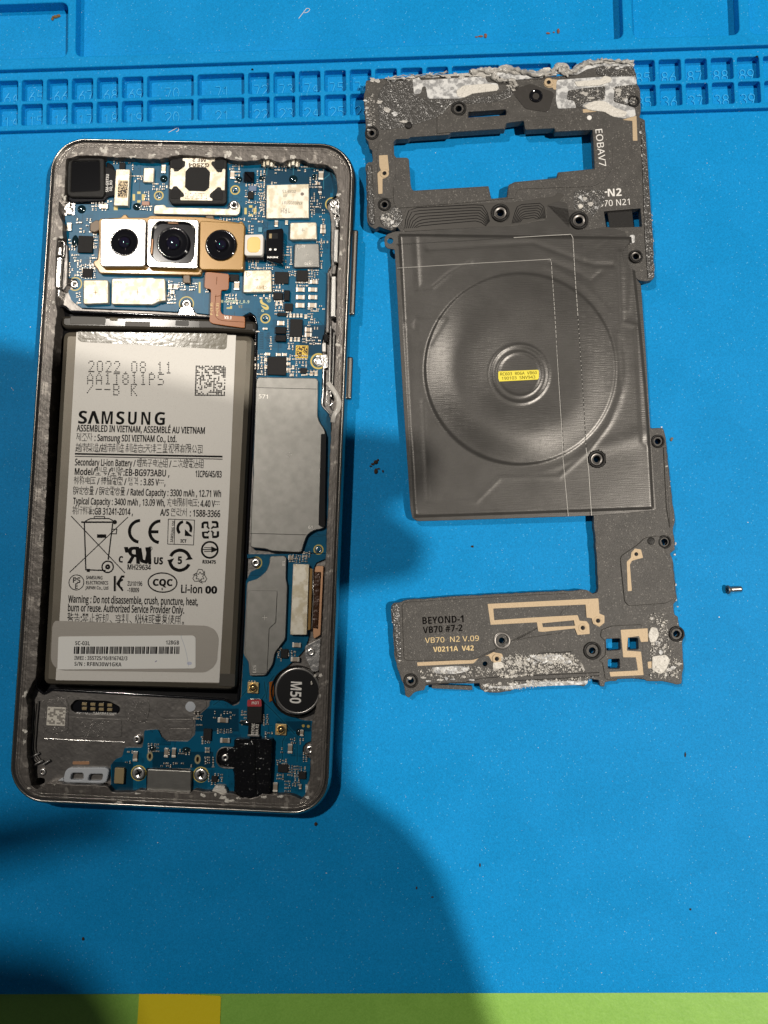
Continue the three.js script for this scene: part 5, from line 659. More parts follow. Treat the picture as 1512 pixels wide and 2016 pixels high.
// printed metal antenna tracks
{
  const t = (l, y = PT + 0.26, o = {}) => part('antenna_track', poly(l, y - 0.3, y, { r: 0.15, S: B, ...o }), M.trace, bracket);
  t([746, 306, 763, 305, 766, 335, 760, 350, 753, 352, 753, 381, 745, 382, 743, 341, 750, 335, 747, 328], PT + 0.18);
  t([1226, 236, 1240, 231, 1253, 228, 1255, 277, 1246, 277, 1245, 238], PT + 0.04); t([1147, 215, 1178, 214, 1180, 219, 1148, 222], PT + 0.05); t([1070, 164, 1078, 154, 1087, 156, 1098, 157, 1098, 177, 1090, 176, 1088, 172, 1080, 173, 1073, 170], PT + 0.05);
  t([960, 1189, 1178, 1178, 1180, 1208, 1190, 1212, 1190, 1226, 1180, 1234, 1168, 1228, 1165, 1217, 1155, 1216, 1153, 1190, 971, 1198, 973, 1221, 1045, 1216, 1137, 1211, 1141, 1222, 1155, 1223, 1160, 1230, 1161, 1248, 1137, 1250, 1132, 1237, 1068, 1244, 1060, 1243, 1057, 1225, 966, 1230], PT + 0.25, { holes: [[1067, 1227, 1130, 1221, 1132, 1232, 1069, 1235]] });
  t([1243, 1088, 1250, 1080, 1262, 1082, 1266, 1098, 1254, 1101, 1244, 1104, 1240, 1112, 1244, 1163, 1236, 1164, 1234, 1106, 1242, 1098], PT + 0.33);
  t([821, 1304, 926, 1299, 944, 1283, 966, 1282, 976, 1285, 988, 1287, 992, 1297, 982, 1304, 968, 1302, 962, 1291, 946, 1292, 932, 1306, 822, 1311], PT + 0.1);
  t([1222, 1240, 1275, 1237, 1276, 1263, 1262, 1264, 1258, 1252, 1236, 1255, 1234, 1281, 1262, 1283, 1267, 1329, 1202, 1332, 1200, 1323, 1256, 1320, 1252, 1294, 1227, 1294], PT + 0.28); t([1275, 1303, 1283, 1302, 1283, 1316, 1276, 1316], PT + 0.05);
  for (const [u, v] of [[1177, 1222], [1147, 1236], [1252, 1091], [978, 1297], [757, 342], [1080, 163]]) part('track_via', turned([[0.45, PT + 0.2], [0.5, PT + 0.3], [0.95, PT + 0.38], [1.05, PT + 0.2]], u, v, PT, B, 20), M.trace, bracket), part('via_hole', turned([[0, PT + 0.36], [0.42, PT + 0.36], [0.46, PT + 0.3]], u, v, PT, B, 16), M.black, bracket);
  part('white_dot', turned([[0, PT + 0.24], [0.52, PT + 0.24], [0.55, PT + 0.1]], 1160, 232.5, PT, B), M.printWhite, bracket);
  const lt2 = (s, a, b, c, d, h, m, o = {}) => lettering(s, a, b, c, d, h, PT + (o.y ?? 0.23), m, bracket, { S: B, ...o });
  lt2('EOBAV7', 1172, 255, 1180, 328, 13, M.printWhite, { y: 0.21, font: FONT }); lt2('N2', 1197, 387, 1224, 385.5, 15, M.printWhite, { y: 0.02 }); lt2('-', 1191, 384, 1196, 383.6, 15, M.printWhite, { y: 0.02 }); lt2('VB70 N21', 1168, 408, 1240, 403, 12, M.printWhite, { y: 0.02, font: FONT });
  lt2('BEYOND-1', 832, 1229, 913, 1225, 14, M.print); lt2('VB70 #7-2', 833, 1247, 911, 1242, 13, M.print); lt2('VB70  N2 V.09', 837, 1266, 943, 1261.5, 10.5, M.printGold, { font: FONT }); lt2('V0211A  V42', 853, 1283.5, 933, 1280.5, 10, M.printGold);
  lt2('BEYOND - 1', 1050, 246, 1131, 239, 10, M.plastic, { y: 0.19, depth: 0.07, font: FONT }); lt2('VB70#7-2', 1066, 368, 1146, 360, 9, M.plastic, { y: 0.19, depth: 0.07, font: FONT });
}
// striped ribbon beside the sheet
part('ribbon', poly([800, 409, 950, 400, 1010, 398, 1092, 386, 1098, 378, 1112, 384, 1078, 432, 1000, 446, 900, 450, 796, 456, 790, 440], ST - 0.3, PT + 0.1, { r: 0.4, bevel: 0.1, S: B, holes: [hole(985, 419, 16)] }), phys(0.1, 0.094, 0.086, 0.3, 0.4, { normalMap: brushN, normalScale: ns(0.15) }), bracket);
for (let k = 0; k < 7; k++) {
  const y = PT + 0.1;
  part('ribbon_stripe', tube([797 + k * 3.6, 450 - k * 0.3, 799 + k * 4.2, 430 + k * 2.4, 806 + k * 5, 411 + k * 5.6, 820 + k * 4.6, 409 + k * 5.6, 946 - k * 1.5, 402.5 + k * 5.4, 956 - k * 1.6, 406 + k * 5.2, 964 - k * 1.2, 436 + k * 1.5], y, 0.085, B, 2, 5), M.black, bracket);
  part('ribbon_stripe', tube([1008 + k * 2.6, 440 - k * 0.4, 1013 + k * 2.8, 420 + k * 1.6, 1020 + k * 3, 403 + k * 4.6, 1066 - k * 2.4, 400 + k * 4.6, 1070 - k * 2.4, 404 + k * 4.6, 1074 - k * 2, 430], y, 0.08, B, 2, 5), M.black, bracket);
}
// wireless charging sheet: flat blank, then a pressed relief on it
const sheetPx = [780, 455, 800, 456, 960, 446, 1010, 446, 1075, 432, 1076, 404, 1100, 396, 1116, 399, 1122, 430, 1121, 450, 1160, 452, 1196, 446, 1232, 456, 1237, 480, 1236, 518, 1246, 540, 1262, 560, 1272, 700, 1280, 838, 1284, 889, 1292, 1004, 1240, 1010, 1168, 1015, 1116, 1017, 900, 1024, 822, 1026, 812, 1020, 808, 1002, 794, 791, 777, 491, 762, 489, 757, 482, 757, 468, 762, 461];
part('charging_sheet', poly(sheetPx, ST - 0.35, ST, { r: 0.4, bevel: 0.06, S: B, holes: [hole(768, 474, 7, ST), hole(1140, 434, 19, ST), hole(1175, 904, 15, ST), ] }), M.foil, bracket, 'grey foil wireless charging sheet');
part('sheet_tail', poly([1196, 418, 1244, 414, 1250, 470, 1204, 470], 1.2, 1.5, { r: 0.3, S: B }), M.plasticDark, bracket);
{
  const q = (l) => l.map(([x, y]) => [730 + x / 2.563, 440 + y / 2.563]);
  const lines = [[[225, 60], [240, 330], [310, 325], [400, 250], [500, 200]], [[290, 130], [820, 100], [1060, 190], [1130, 210], [1220, 210]], [[910, 195], [1050, 250], [1110, 290], [1160, 250]], [[150, 490], [225, 480], [225, 540], [180, 540], [195, 1000], [215, 1420]], [[240, 490], [375, 488], [300, 610]], [[265, 900], [290, 1400], [530, 1405], [650, 1285], [950, 1280], [1100, 1150], [1200, 1010], [1260, 850], [1240, 560]], [[240, 1470], [990, 1465], [1440, 1450], [1440, 1400], [1420, 1150], [1370, 1100], [1340, 520], [1270, 500], [1255, 150]], [[225, 60], [560, 40]], [[1060, 130], [1070, 190]], [[1320, 160], [1300, 440], [1270, 440]], [[1140, 130], [1200, 80], [1120, 90]]].map(q);
  const amp = [-0.08, -0.08, -0.06, 0.05, 0.05, 0.05, 0.08, 0.08, 0.03, 0.03, -0.02];
  const seg = (x, y, a, b) => { const dx = b[0] - a[0], dy = b[1] - a[1], t = Math.max(0, Math.min(1, ((x - a[0]) * dx + (y - a[1]) * dy) / (dx * dx + dy * dy))); return Math.hypot(x - a[0] - dx * t, y - a[1] - dy * t); };
  const relief = (u, v) => {
    let h = 0; const r = Math.hypot(u - 1024, v - 727), a = Math.atan2(v - 727, u - 1024);
    const left = 0.35 + 0.65 * sm(-0.2, 0.9, -Math.cos(a - 0.0) * 0.8 + Math.sin(a) * 0.6), top = sm(500, 540, v);
    h += 0.36 - (0.1 + 0.2 * left * top) * sm(184, 191, r) * (1 - 0.5 * sm(205, 300, r)) + 1.0 * left * top * sm(15, 125, r) * (1 - sm(125, 194, r));
    h += 0.05 * Math.exp(-(((r - 206) / 6) ** 2)) * sm(-0.3, 0.6, Math.cos(a));
    const r2 = Math.hypot(u - 1022, v - 738); h += 0.16 * (Math.exp(-(((r2 - 57) / 3.5) ** 2)) + 0.8 * Math.exp(-(((r2 - 43) / 3) ** 2)));
    lines.forEach((l, k) => { let d = 1e9; for (let i = 1; i < l.length; i++) d = Math.min(d, seg(u, v, l[i - 1], l[i])); if (d < 14) h += amp[k] * Math.exp(-((d / 5) ** 2)); });
    h += 0.12 * Math.exp(-((seg(u, v, [1170, 885], [1290, 850]) / 16) ** 2)) + 0.1 * (vnoise(u / 60, v / 60, 99, 99, 5) - 0.5) + 0.22 * sm(985, 1012, v) * 0;
    return h;
  };
  const cornersPx = [[783, 460], [1243, 466], [1288, 1003], [814, 1020]], nx = 200, ny = 250, pos = [], uv = [], idx = [], keep = [];
  const holesPx = [[1140, 434, 20], [1175, 904, 17], [1252, 505, 26]];
  for (let j = 0; j <= ny; j++) for (let i = 0; i <= nx; i++) {
    const a = i / nx, b = j / ny, bend = Math.sin(b * Math.PI) * 5 * a, [p, r, s, t] = cornersPx;
    const u = (p[0] * (1 - a) + r[0] * a) * (1 - b) + (t[0] * (1 - a) + s[0] * a) * b + bend, v = (p[1] * (1 - a) + r[1] * a) * (1 - b) + (t[1] * (1 - a) + s[1] * a) * b;
    const edge = Math.min(sm(0, 0.015, a), sm(0, 0.015, 1 - a), sm(0, 0.012, b), sm(0, 0.012, 1 - b)), h = ST + 0.02 + (relief(u, v) + 0.08) * edge, [x, z] = B(u, v, ST);
    pos.push(x, h, z); uv.push(x, -z); keep.push(holesPx.every(([cu, cv_, cr]) => Math.hypot(u - cu, v - cv_) > cr));
  }
  for (let j = 0; j < ny; j++) for (let i = 0; i < nx; i++) { const a = j * (nx + 1) + i, b = a + 1, c = a + nx + 1, d = c + 1; if (keep[a] && keep[b] && keep[c] && keep[d]) idx.push(a, c, b, b, c, d); }
  const g = new THREE.BufferGeometry(); g.setAttribute('position', new THREE.Float32BufferAttribute(pos, 3)); g.setAttribute('uv', new THREE.Float32BufferAttribute(uv, 2)); g.setIndex(idx); g.computeVertexNormals();
  part('pressed_coil', g, M.foil, bracket, 'round coil shape pressed into the foil sheet');
  const at = (l) => q(l).flat(), seam = std(0.62, 0.6, 0.56, 0.4, 0.3), dark = std(0.03, 0.028, 0.026, 0.5);
  const ride = (list, off, rad, m, name) => { const v = [], f = q(list); for (let i = 1; i < f.length; i++) { const n = Math.ceil(Math.hypot(f[i][0] - f[i - 1][0], f[i][1] - f[i - 1][1]) / 5); for (let k = i > 1 ? 1 : 0; k <= n; k++) { const u = f[i - 1][0] + (f[i][0] - f[i - 1][0]) * k / n, w = f[i - 1][1] + (f[i][1] - f[i - 1][1]) * k / n, [x, z] = B(u, w, ST); v.push(new THREE.Vector3(x, ST + 0.1 + relief(u, w) + off, z)); } } return new THREE.TubeGeometry(new THREE.CatmullRomCurve3(v, false, 'centripetal'), v.length * 2, rad, 5, false); };
  part('seam', ride([[130, 108], [500, 90], [720, 74]], 0, 0.055, dark), dark, bracket); part('seam', ride([[720, 74], [1008, 58], [1018, 75], [1050, 600], [1085, 1140], [1098, 1250], [1112, 1474]], 0, 0.075), seam, bracket);
  part('seam', ride([[132, 228], [500, 205], [905, 183], [910, 200], [940, 700], [970, 1200], [995, 1478]], 0, 0.06), seam, bracket);
  const dash = []; for (let k = 0; k < 46; k++) { const v = 80 + k * 23, a = [1016 + (v - 75) * 0.0655, v], w = v > 450 ? 6 : 3; dash.push(ride([a, [a[0] + 0.8, v + w * (v > 450 ? 3 : 1.6)]], 0.03, 0.075)); const b = [908 + (v + 110 - 185) * 0.0655, v + 110]; if (v < 1090) dash.push(ride([b, [b[0] + 0.8, b[1] + w * (v > 350 ? 2.6 : 1.5)]], 0.03, 0.065)); }
  for (let k = 0; k < 9; k++) { dash.push(ride([[140 + k * 9, 224], [140 + k * 9, 231]], 0.02, 0.04)); if (k < 8) dash.push(ride([[135 + k * 10, 104], [135 + k * 10, 112]], 0.02, 0.04)); }
  part('seam_stitches', merge(dash), dark, bracket);
  const y = ST + 0.12 + relief(1022, 738) + 0.3, lab = part('yellow_label', poly([982, 731, 1059, 728, 1061, 730, 1061, 744, 1059, 747, 983, 751, 981, 749, 981, 733], y - 0.5, y, { r: 0.2, S: B }), M.yellow, bracket, 'small yellow label with black text in the centre of the coil');
  lettering('RC603  R06A  VB60', 985, 739.5, 1057, 736.5, 6, y + 0.005, M.print, lab, { S: B, font: FONT, depth: 0.02 }); lettering('190103  SNV943', 988, 748, 1054, 745, 6, y + 0.005, M.print, lab, { S: B, font: FONT, depth: 0.02 });
  void at;
}
// white glue and tape left on the plastic
{
  const f = (l, h, m, o) => part('glue_film', poly(l, PT - 0.05, PT + h, { r: 0.5, bevel: 0.06, S: B, ...o }), m, bracket);
  f([812, 155, 827, 152, 828, 158, 890, 154, 954, 150, 960, 162, 980, 164, 983, 176, 960, 180, 930, 180, 915, 192, 900, 194, 842, 194, 838, 170, 832, 170, 828, 184, 815, 186], 0.16, M.film);
  f([898, 178, 912, 168, 960, 164, 982, 168, 980, 178, 930, 184, 914, 192, 900, 190], 0.3, M.glue, { bevel: 0.12 });
  f([1096, 157, 1140, 154, 1185, 151, 1252, 150, 1254, 166, 1210, 170, 1208, 200, 1250, 212, 1252, 228, 1232, 233, 1205, 230, 1190, 220, 1160, 217, 1146, 210, 1150, 203, 1190, 196, 1192, 170, 1160, 172, 1118, 178, 1116, 196, 1130, 198, 1135, 212, 1098, 214, 1094, 196], 0.16, M.film);
  f([1130, 160, 1182, 156, 1190, 148, 1204, 152, 1204, 160, 1180, 168, 1136, 170], 0.34, M.glue, { bevel: 0.14 }); f([1148, 208, 1170, 198, 1190, 198, 1212, 212, 1236, 220, 1230, 230, 1208, 230, 1190, 220, 1160, 216], 0.34, M.glue, { bevel: 0.14 });
  f([849, 1314, 900, 1311, 926, 1314, 920, 1322, 895, 1327, 858, 1326], 0.12, M.film); f([970, 1304, 988, 1302, 994, 1312, 984, 1318, 970, 1316], 0.4, M.glue, { bevel: 0.18 });
  f([1282, 1234, 1294, 1236, 1298, 1250, 1292, 1264, 1280, 1266, 1276, 1250], 0.4, M.glue, { bevel: 0.18 }); f([1284, 1292, 1312, 1289, 1320, 1300, 1312, 1318, 1302, 1328, 1284, 1320], 0.36, M.glue, { bevel: 0.16, holes: [] }); f([1240, 462, 1250, 462, 1250, 478, 1238, 480], 0.12, M.film); f([1136, 404, 1144, 400, 1150, 406, 1142, 412], 0.35, M.glue, { bevel: 0.15 }); f([1068, 133, 1084, 132, 1086, 146, 1068, 146], 0.4, M.glue, { bevel: 0.1 });
  f([800, 152, 880, 146, 940, 142, 1005, 140, 1010, 147, 960, 150, 900, 149, 840, 153], 0.24, M.glueClear); f([968, 140, 1010, 137, 1060, 146, 1092, 142, 1098, 147, 1060, 153, 1000, 158, 985, 152], 0.3, M.film); f([1086, 142, 1100, 133, 1130, 141, 1152, 126, 1186, 121, 1190, 128, 1156, 136, 1138, 146, 1110, 147], 0.26, M.film); f([1182, 122, 1246, 123, 1250, 131, 1220, 129, 1190, 131], 0.3, M.film); f([1040, 1290, 1100, 1288, 1122, 1296, 1090, 1306, 1060, 1302], 0.14, M.film); f([960, 1352, 1004, 1350, 1060, 1342, 1160, 1340, 1150, 1348, 1040, 1352, 1004, 1358], 0.2, M.film);
  const bead = (n, area, size, mat, name, hi = 0.3) => {
    const geos = [], xs = area.filter((_, i) => i % 2 === 0), ys = area.filter((_, i) => i % 2), u0 = Math.min(...xs), u1 = Math.max(...xs), v0 = Math.min(...ys), v1 = Math.max(...ys);
    const inside = (u, v) => { let c = false; for (let i = 0, j = xs.length - 1; i < xs.length; j = i++) if (ys[i] > v !== ys[j] > v && u < (xs[j] - xs[i]) * (v - ys[i]) / (ys[j] - ys[i]) + xs[i]) c = !c; return c; };
    for (let k = 0, guard = 0; k < n && guard < n * 12; guard++) { const u = rnd(u0, u1), v = rnd(v0, v1); if (!inside(u, v)) continue; k++; const r = size * (rnd() < 0.15 ? rnd(1.1, 1.8) : rnd(0.35, 1)), g = new THREE.IcosahedronGeometry(r, 0); g.rotateY(rnd(6)); g.rotateX(rnd(6)); g.scale(rnd(0.7, 1.5), rnd(0.4, 0.9), rnd(0.7, 1.3)); const [x, z] = B(u, v, PT); g.translate(x, PT + rnd(0, hi), z); geos.push(g); }
    const half = geos.filter((_, i) => i % 3), m = part(name, merge(geos.filter((_, i) => i % 3 === 0)), mat, bracket); m.userData.kind = 'stuff'; if (half.length) part(name, merge(half), M.glueClear, bracket).userData.kind = 'stuff';
  };
  bead(900, [978, 1300, 1010, 1286, 1050, 1288, 1124, 1285, 1150, 1308, 1150, 1322, 1060, 1326, 990, 1336, 968, 1318], 0.2, M.glue, 'glue_crumbs'); bead(240, [820, 1318, 930, 1310, 970, 1318, 978, 1330, 900, 1336, 830, 1334], 0.15, M.glue, 'glue_crumbs'); bead(260, [944, 1346, 1020, 1342, 1080, 1338, 1170, 1330, 1160, 1340, 1130, 1346, 1010, 1358, 955, 1361], 0.18, M.glue, 'glue_crumbs');
  bead(420, [1278, 1208, 1310, 1206, 1318, 1240, 1320, 1290, 1340, 1300, 1338, 1336, 1280, 1336, 1280, 1260], 0.17, M.glue, 'glue_crumbs'); bead(110, [1120, 178, 1192, 170, 1192, 196, 1140, 210], 0.14, M.glueClear, 'glue_crumbs'); bead(150, [1208, 172, 1250, 168, 1250, 210, 1212, 200], 0.14, M.glueClear, 'glue_crumbs'); bead(120, [1172, 128, 1248, 126, 1250, 148, 1180, 146], 0.13, M.glueClear, 'glue_crumbs');
  bead(150, [745, 180, 812, 156, 840, 196, 985, 182, 1006, 176, 1000, 194, 880, 206, 850, 232, 750, 254], 0.1, M.glueClear, 'glue_crumbs', 0.14); bead(130, [718, 195, 736, 185, 740, 250, 722, 250], 0.12, M.glueClear, 'glue_crumbs'); bead(120, [746, 424, 784, 410, 792, 432, 766, 450], 0.13, M.glueClear, 'glue_crumbs'); bead(160, [1276, 420, 1284, 420, 1288, 545, 1278, 548], 0.14, M.glueClear, 'glue_crumbs'); bead(120, [1132, 376, 1188, 376, 1160, 424, 1132, 412], 0.11, M.glueClear, 'glue_crumbs'); bead(60, [722, 326, 734, 326, 738, 440, 726, 436], 0.12, M.glueClear, 'glue_crumbs');
  const rope = (l, r, y) => { const v = []; for (let i = 0; i < l.length; i += 2) { const [x, z] = B(l[i], l[i + 1], y); v.push(new THREE.Vector3(x, y + rnd(-0.2, 0.3), z)); } const c = new THREE.CatmullRomCurve3(v), g = new THREE.TubeGeometry(c, v.length * 10, r, 7, false), p = g.attributes.position; for (let i = 0; i < p.count; i++) p.setXYZ(i, p.getX(i) + (vnoise(p.getX(i) * 1.7, p.getZ(i) * 1.7, 500, 500, 7) - 0.5) * 0.6, p.getY(i) + (vnoise(p.getX(i) * 2, p.getZ(i) * 2 + 40, 500, 500, 8) - 0.5) * 0.5, p.getZ(i) + (vnoise(p.getZ(i) * 1.7, p.getX(i) * 1.7 + 90, 500, 500, 9) - 0.5) * 0.6); g.computeVertexNormals(); return g; };
  const torn = (u, v, w, h, m, k) => { const o = [], n = 14; for (let i = 0; i < n; i++) { const a = i / n * 6.283, q = rnd(0.45, 1.1); o.push(u + Math.cos(a) * w * q, v + Math.sin(a) * h * q); } return poly(o, PT - 0.1, PT + k, { r: 0.15, bevel: 0.05, S: B, curve: 2 }); };
  const ga = [], gb = [];
  for (const [u0, v0, u1, v1, n, w] of [[725, 160, 820, 153, 7, 8], [720, 190, 724, 260, 6, 5], [830, 150, 1000, 146, 9, 7], [985, 152, 1010, 176, 4, 9], [1262, 245, 1286, 540, 15, 4.5], [745, 200, 800, 240, 4, 9], [1180, 130, 1246, 132, 5, 8], [1210, 176, 1240, 200, 4, 8], [1140, 182, 1186, 200, 4, 7], [1136, 382, 1176, 410, 5, 7], [724, 330, 732, 440, 7, 3.5], [754, 426, 780, 444, 4, 7], [800, 1338, 940, 1336, 8, 6], [950, 1350, 1160, 1340, 14, 7], [985, 1300, 1140, 1306, 12, 8], [1282, 1215, 1312, 1340, 9, 7], [1310, 1320, 1340, 1310, 4, 7], [772, 1195, 790, 1320, 7, 3.5], [1308, 880, 1324, 1020, 6, 3], [1326, 1040, 1340, 1300, 7, 4]])
    for (let k = 0; k < n; k++) { const t = (k + rnd()) / n; (rnd() < 0.45 ? ga : gb).push(torn(u0 + (u1 - u0) * t + rnd(-3, 3), v0 + (v1 - v0) * t + rnd(-4, 4), w * rnd(0.5, 1.2), w * rnd(0.3, 0.9), 0, rnd(0.1, 0.34))); }
  part('torn_glue', merge(ga), M.film, bracket).userData.kind = 'stuff'; part('torn_glue', merge(gb), M.glueClear, bracket).userData.kind = 'stuff';
  const ropes = []; for (let k = 0; k < 5; k++) for (const [l, r] of [[[925, 143, 950, 139, 972, 140, 990, 136, 1010, 140, 1040, 145, 1066, 144, 1090, 142], 0.42], [[1086, 141, 1098, 132, 1112, 134, 1124, 142, 1138, 134, 1152, 124, 1172, 122, 1186, 120], 0.4], [[1186, 121, 1210, 122, 1232, 122, 1248, 124], 0.28], [[975, 140, 972, 152, 984, 158, 1008, 162, 1016, 168, 1004, 170], 0.3], [[760, 153, 800, 150, 830, 149, 880, 146], 0.12], [[1104, 134, 1108, 142, 1120, 146], 0.35]]) ropes.push(rope(l.map((c) => c + rnd(-4, 4)), r * rnd(0.5, 1.25), PT - 0.1 + k * 0.16));
  const m = part('glue_strings', merge(ropes), M.glueClear, bracket); m.userData.kind = 'stuff'; m.userData.label = 'torn whitish glue strings along the top edge';
}
// ---------- loose bits on the mat ----------
{
  const a = P(1431, 1161, 0.8), b = P(1461, 1159, 0.5), L = Math.hypot(b[0] - a[0], b[1] - a[1]);
  const s = thing('loose_screw', 'tiny steel screw lying on the mat right of the dark bracket', 'screw', [a[0], 0, a[1]]); s.rotation.y = -Math.atan2(b[1] - a[1], b[0] - a[0]); s.rotation.z = -0.09;
  const lay = (prof, x) => { const g = new THREE.LatheGeometry(prof.map(([r, y]) => new THREE.Vector2(r, y)), 20); g.rotateZ(-Math.PI / 2); g.translate(x, 0.98, 0); return g; };
  const prof = [[0.6, 0.5], [0.5, 0.8]]; for (let k = 0; k < 9; k++) prof.push([0.52, 0.8 + k * 0.26], [0.64, 0.93 + k * 0.26]); prof.push([0.3, L - 0.1], [0, L]);
  part('shank', lay(prof, 0), M.silver, s); const hd = part('head', lay([[0, -0.02], [0.25, -0.05], [0.9, -0.12], [1.0, 0.02], [0.95, 0.3], [0.6, 0.62]], 0), M.deck, s);
  const cr = (r) => { const g = new THREE.BoxGeometry(0.1, 1.2, 0.24); g.rotateX(r); g.translate(-0.06, 0.98, 0); return g; }; hd.add(Object.assign(new THREE.Mesh(merge([cr(0.4), cr(0.4 + Math.PI / 2)]), M.black), { name: 'cross_slot' }));
}
function crumb(name, label, cat, list, mat, group, h = BASE) {     // [u, v, width px, height px] lumps of one crumb
  const o = P(list[0][0], list[0][1], h), t = thing(name, label, cat, [o[0], h, o[1]], group), geos = [];
  for (const [u, v, w, d] of list) { const g = new THREE.IcosahedronGeometry(1, 2), p = g.attributes.position, k = rnd(99); for (let i = 0; i < p.count; i++) { const q = 0.75 + 0.5 * vnoise(p.getX(i) * 2 + 5 + k, p.getY(i) * 2 + p.getZ(i) * 1.7 + 9, 200, 200, 3); p.setXYZ(i, p.getX(i) * q, p.getY(i) * q, p.getZ(i) * q); } g.computeVertexNormals(); const [x, z] = P(u, v, h); g.scale(w / 17.5, Math.min(w, d) / 24, d / 17.5); g.translate(x - o[0], Math.min(w, d) / 40, z - o[1]); geos.push(g); }
  part('crumb', merge(geos), mat, t); return t;
}
const brown = std(0.17, 0.1, 0.035, 0.9), rusty = std(0.22, 0.09, 0.05, 0.9);
crumb('dirt_crumb', 'brown dirt crumb in the small tray at the upper left corner', 'crumb', [[109, 34, 12, 7], [116, 32, 10, 6], [104, 38, 6, 6]], brown);
crumb('dirt_crumb', 'upper dark brown crumb on the mat between phone and bracket', 'crumb', [[740, 910, 9, 8], [734, 914, 7, 5], [730, 918, 6, 3], [744, 906, 4, 5]], M.dirt, undefined, 0);
crumb('dirt_crumb', 'lower dark brown crumb on the mat between phone and bracket', 'crumb', [[740, 928, 7, 11], [745, 923, 7, 3], [754, 928, 4, 5]], M.dirt, undefined, 0);
crumb('dirt_crumb', 'small grey crumb beside the bracket screw hole on its right side', 'crumb', [[1321, 866, 6, 6], [1323, 863, 4, 4]], std(0.2, 0.16, 0.11, 0.9), undefined, 0);
crumb('rust_smudge', 'reddish smudge in the wide tray, left one of two', 'smudge', [[956, 71, 6, 10], [946, 72, 9, 4], [938, 73, 6, 3]], rusty);
crumb('rust_smudge', 'reddish smudge in the wide tray, right one of two', 'smudge', [[1099, 62, 6, 10], [1090, 64, 4, 3], [1079, 66, 8, 4]], rusty);
for (const [u, v, w, d, l] of [[945, 1703, 3, 8, 'black sliver lying below the dark bracket, near its lower left'], [1359, 1790, 4, 4, 'round black speck at the lower right of the mat'], [1349, 1486, 3, 10, 'thin dark sliver below the right end of the bracket'], [851, 1766, 5, 3, 'short black speck in the shadow edge at the bottom'], [820, 1748, 3, 6, 'faint dark sliver in the shadow at the bottom'], [622, 1622, 6, 7, 'dark blue speck just below the lower right corner of the phone'], [164, 1848, 5, 6, 'dark speck in the shadow at the lower left'], [930, 1076, 5, 4, 'black speck in the gap between charging sheet and bracket foot'], [497, 137, 5, 4, 'small black speck on the ridge above cell 72'], [1490, 112, 5, 4, 'dark blue speck above the right end of the ruler']]) crumb('dark_speck', l, 'speck', [[u, v, w, d]], v < 200 ? M.black : M.dirt, undefined, v < 130 ? BASE + 2 : v < 200 ? RUL : 0);
{
  const f = (label, list, h, r = 0.07) => { const o = P(list[0], list[1], h), t = thing('white_fibre', label, 'fibre', [o[0], h, o[1]]); const v = []; for (let i = 0; i < list.length; i += 2) { const [x, z] = P(list[i], list[i + 1], h); v.push(new THREE.Vector3(x - o[0], 0.08 + (i % 4) * 0.03, z - o[1])); } part('fibre', new THREE.TubeGeometry(new THREE.CatmullRomCurve3(v), 24, r, 5, false), M.white, t); };
  f('thin white looped fibre in the wide tray at the top', [588, 37, 600, 22, 604, 17, 610, 19, 606, 24, 599, 26], BASE); f('white fibre on the ruler edge just above the phone', [332, 261, 342, 256, 350, 252, 352, 257, 347, 260], 0); f('small white fibre left of the phone', [22, 763, 25, 766, 27, 769], 0, 0.05);
}
{ // dust all over the mat
  const geos = []; for (let k = 0; k < 620; k++) { const u = rnd(0, 1512), v = k < 120 ? rnd(0, 260) : rnd(240, 1950), h = v < 100 ? BASE : v < 215 ? RUL : v < 262 ? RUL : 0, g = new THREE.TetrahedronGeometry(rnd() < 0.06 ? rnd(0.12, 0.24) : rnd(0.03, 0.1), 0); if (v > 225 && v < 262) continue; g.rotateY(rnd(6)); g.rotateX(rnd(6)); g.scale(rnd(0.6, 1.4), 0.5, 1); const [x, z] = P(u, v, h); g.translate(x, h + 0.03, z); geos.push(g); }
  const m = part('dust', merge(geos), M.white, scene); m.scale.setScalar(0.001); m.userData = { kind: 'stuff', label: 'fine white dust specks scattered over the blue mat', category: 'dust' };
}
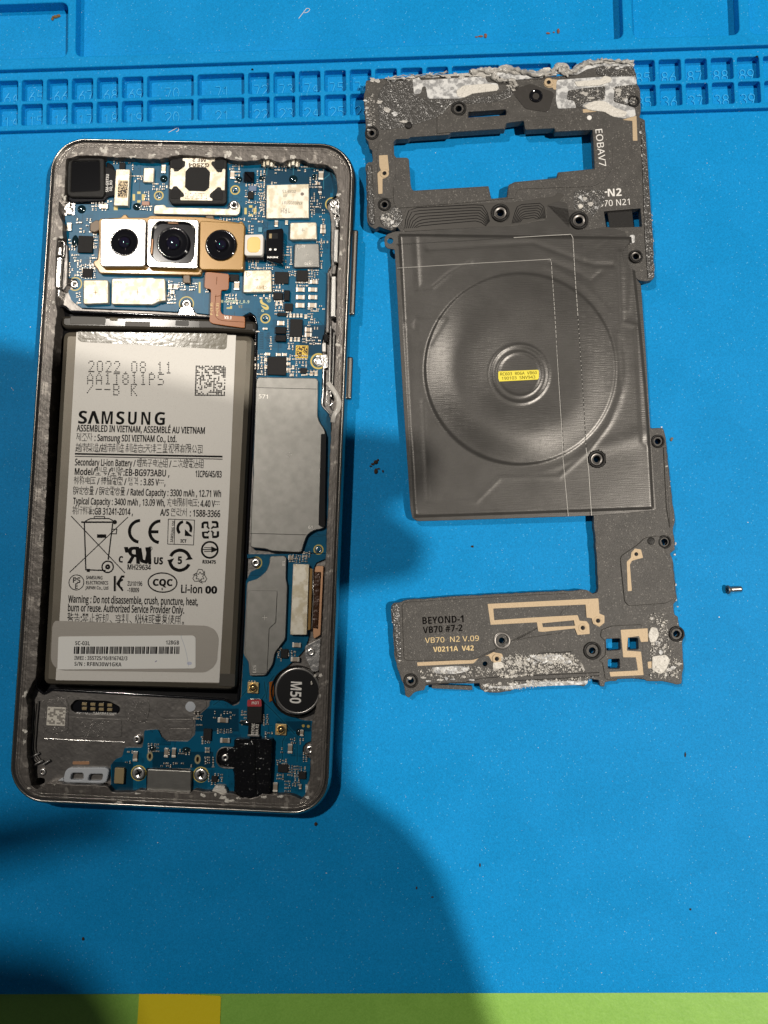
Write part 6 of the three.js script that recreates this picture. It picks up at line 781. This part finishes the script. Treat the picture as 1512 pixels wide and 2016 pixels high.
// ---------- the photographer, above and behind the lens: hands, sleeves and phone, whose shade falls on the table ----------
{
  const toward = (lampAt, u, v, h) => { const [x, z] = P(u, v, 0), t = h / (lampAt.y * 1000); return new THREE.Vector3(x + (lampAt.x * 1000 - x) * t, h, z + (lampAt.z * 1000 - z) * t); };
  const bones = [], limb = (lampAt, h, u0, v0, r0, u1, v1, r1, h1 = h) => { const k = (1 - h / 1500) / 8.75; bones.push([toward(lampAt, u0, v0, h), r0 * k, toward(lampAt, u1, v1, h1), r1 * k]); };
  limb(KEY, 262, -300, 800, 200, 560, 1000, 190); limb(KEY, 250, 540, 905, 80, 790, 915, 62); limb(KEY, 252, 560, 1105, 62, 805, 1092, 50);
  limb(KEY, 262, 180, 1080, 215, 470, 1330, 215); limb(KEY, 265, 380, 1420, 215, 440, 1540, 230); limb(KEY, 252, 560, 1860, 318, 660, 2260, 350, 270); limb(KEY, 290, -250, 1050, 280, -150, 2000, 320); limb(KEY, 290, 100, 1500, 250, 250, 2000, 320);
  limb(SECOND, 240, -260, 1700, 60, 230, 1612, 34); limb(SECOND, 262, -260, 2130, 330, 60, 2060, 175); limb(SECOND, 250, -420, 1700, 160, -300, 2200, 220);
  const N = 92, lo = new THREE.Vector3(-230, 216, -60), size = 520, mc = new MarchingCubes(N, M.black, false, false, 200000), p = new THREE.Vector3();
  const field = (q) => { let d = 1e9; for (const [a, ra, b, rb] of bones) { const ab = p.copy(b).sub(a), t = Math.max(0, Math.min(1, (q.clone().sub(a)).dot(ab) / ab.lengthSq())), c = a.clone().addScaledVector(ab, t), e = q.clone().sub(c); e.y *= 1.5; const dd = e.length() - (ra + (rb - ra) * t), h = Math.max(0, 1 - Math.abs(d - dd) / 8); d = Math.min(d, dd) - h * h * 2; } return -d; };
  const q = new THREE.Vector3();
  for (let k = 0; k < N; k++) for (let j = 0; j < N; j++) for (let i = 0; i < N; i++) { q.set(lo.x + size * i / N, lo.y + 160 * j / N, lo.z + size * k / N); mc.field[i + j * N + k * N * N] = j < 2 ? -5 : field(q); }
  mc.isolation = 0; mc.update();
  const n = mc.count, pos = mc.positionArray.slice(0, n * 3), half = N / 2;
  for (let i = 0; i < n; i++) { const f = (c) => (pos[i * 3 + c] * half + half) / N; pos[i * 3] = lo.x + size * f(0); pos[i * 3 + 1] = lo.y + 160 * f(1); pos[i * 3 + 2] = lo.z + size * f(2); }
  const g = new THREE.BufferGeometry(); g.setAttribute('position', new THREE.Float32BufferAttribute(pos, 3)); g.computeVertexNormals();
  const man = thing('person', 'hands and dark sleeves of the person taking the picture, behind the lens', 'person'); part('hands_and_sleeves', g, std(0.12, 0.09, 0.075, 0.8), man);
}
renderer.render(scene, camera);
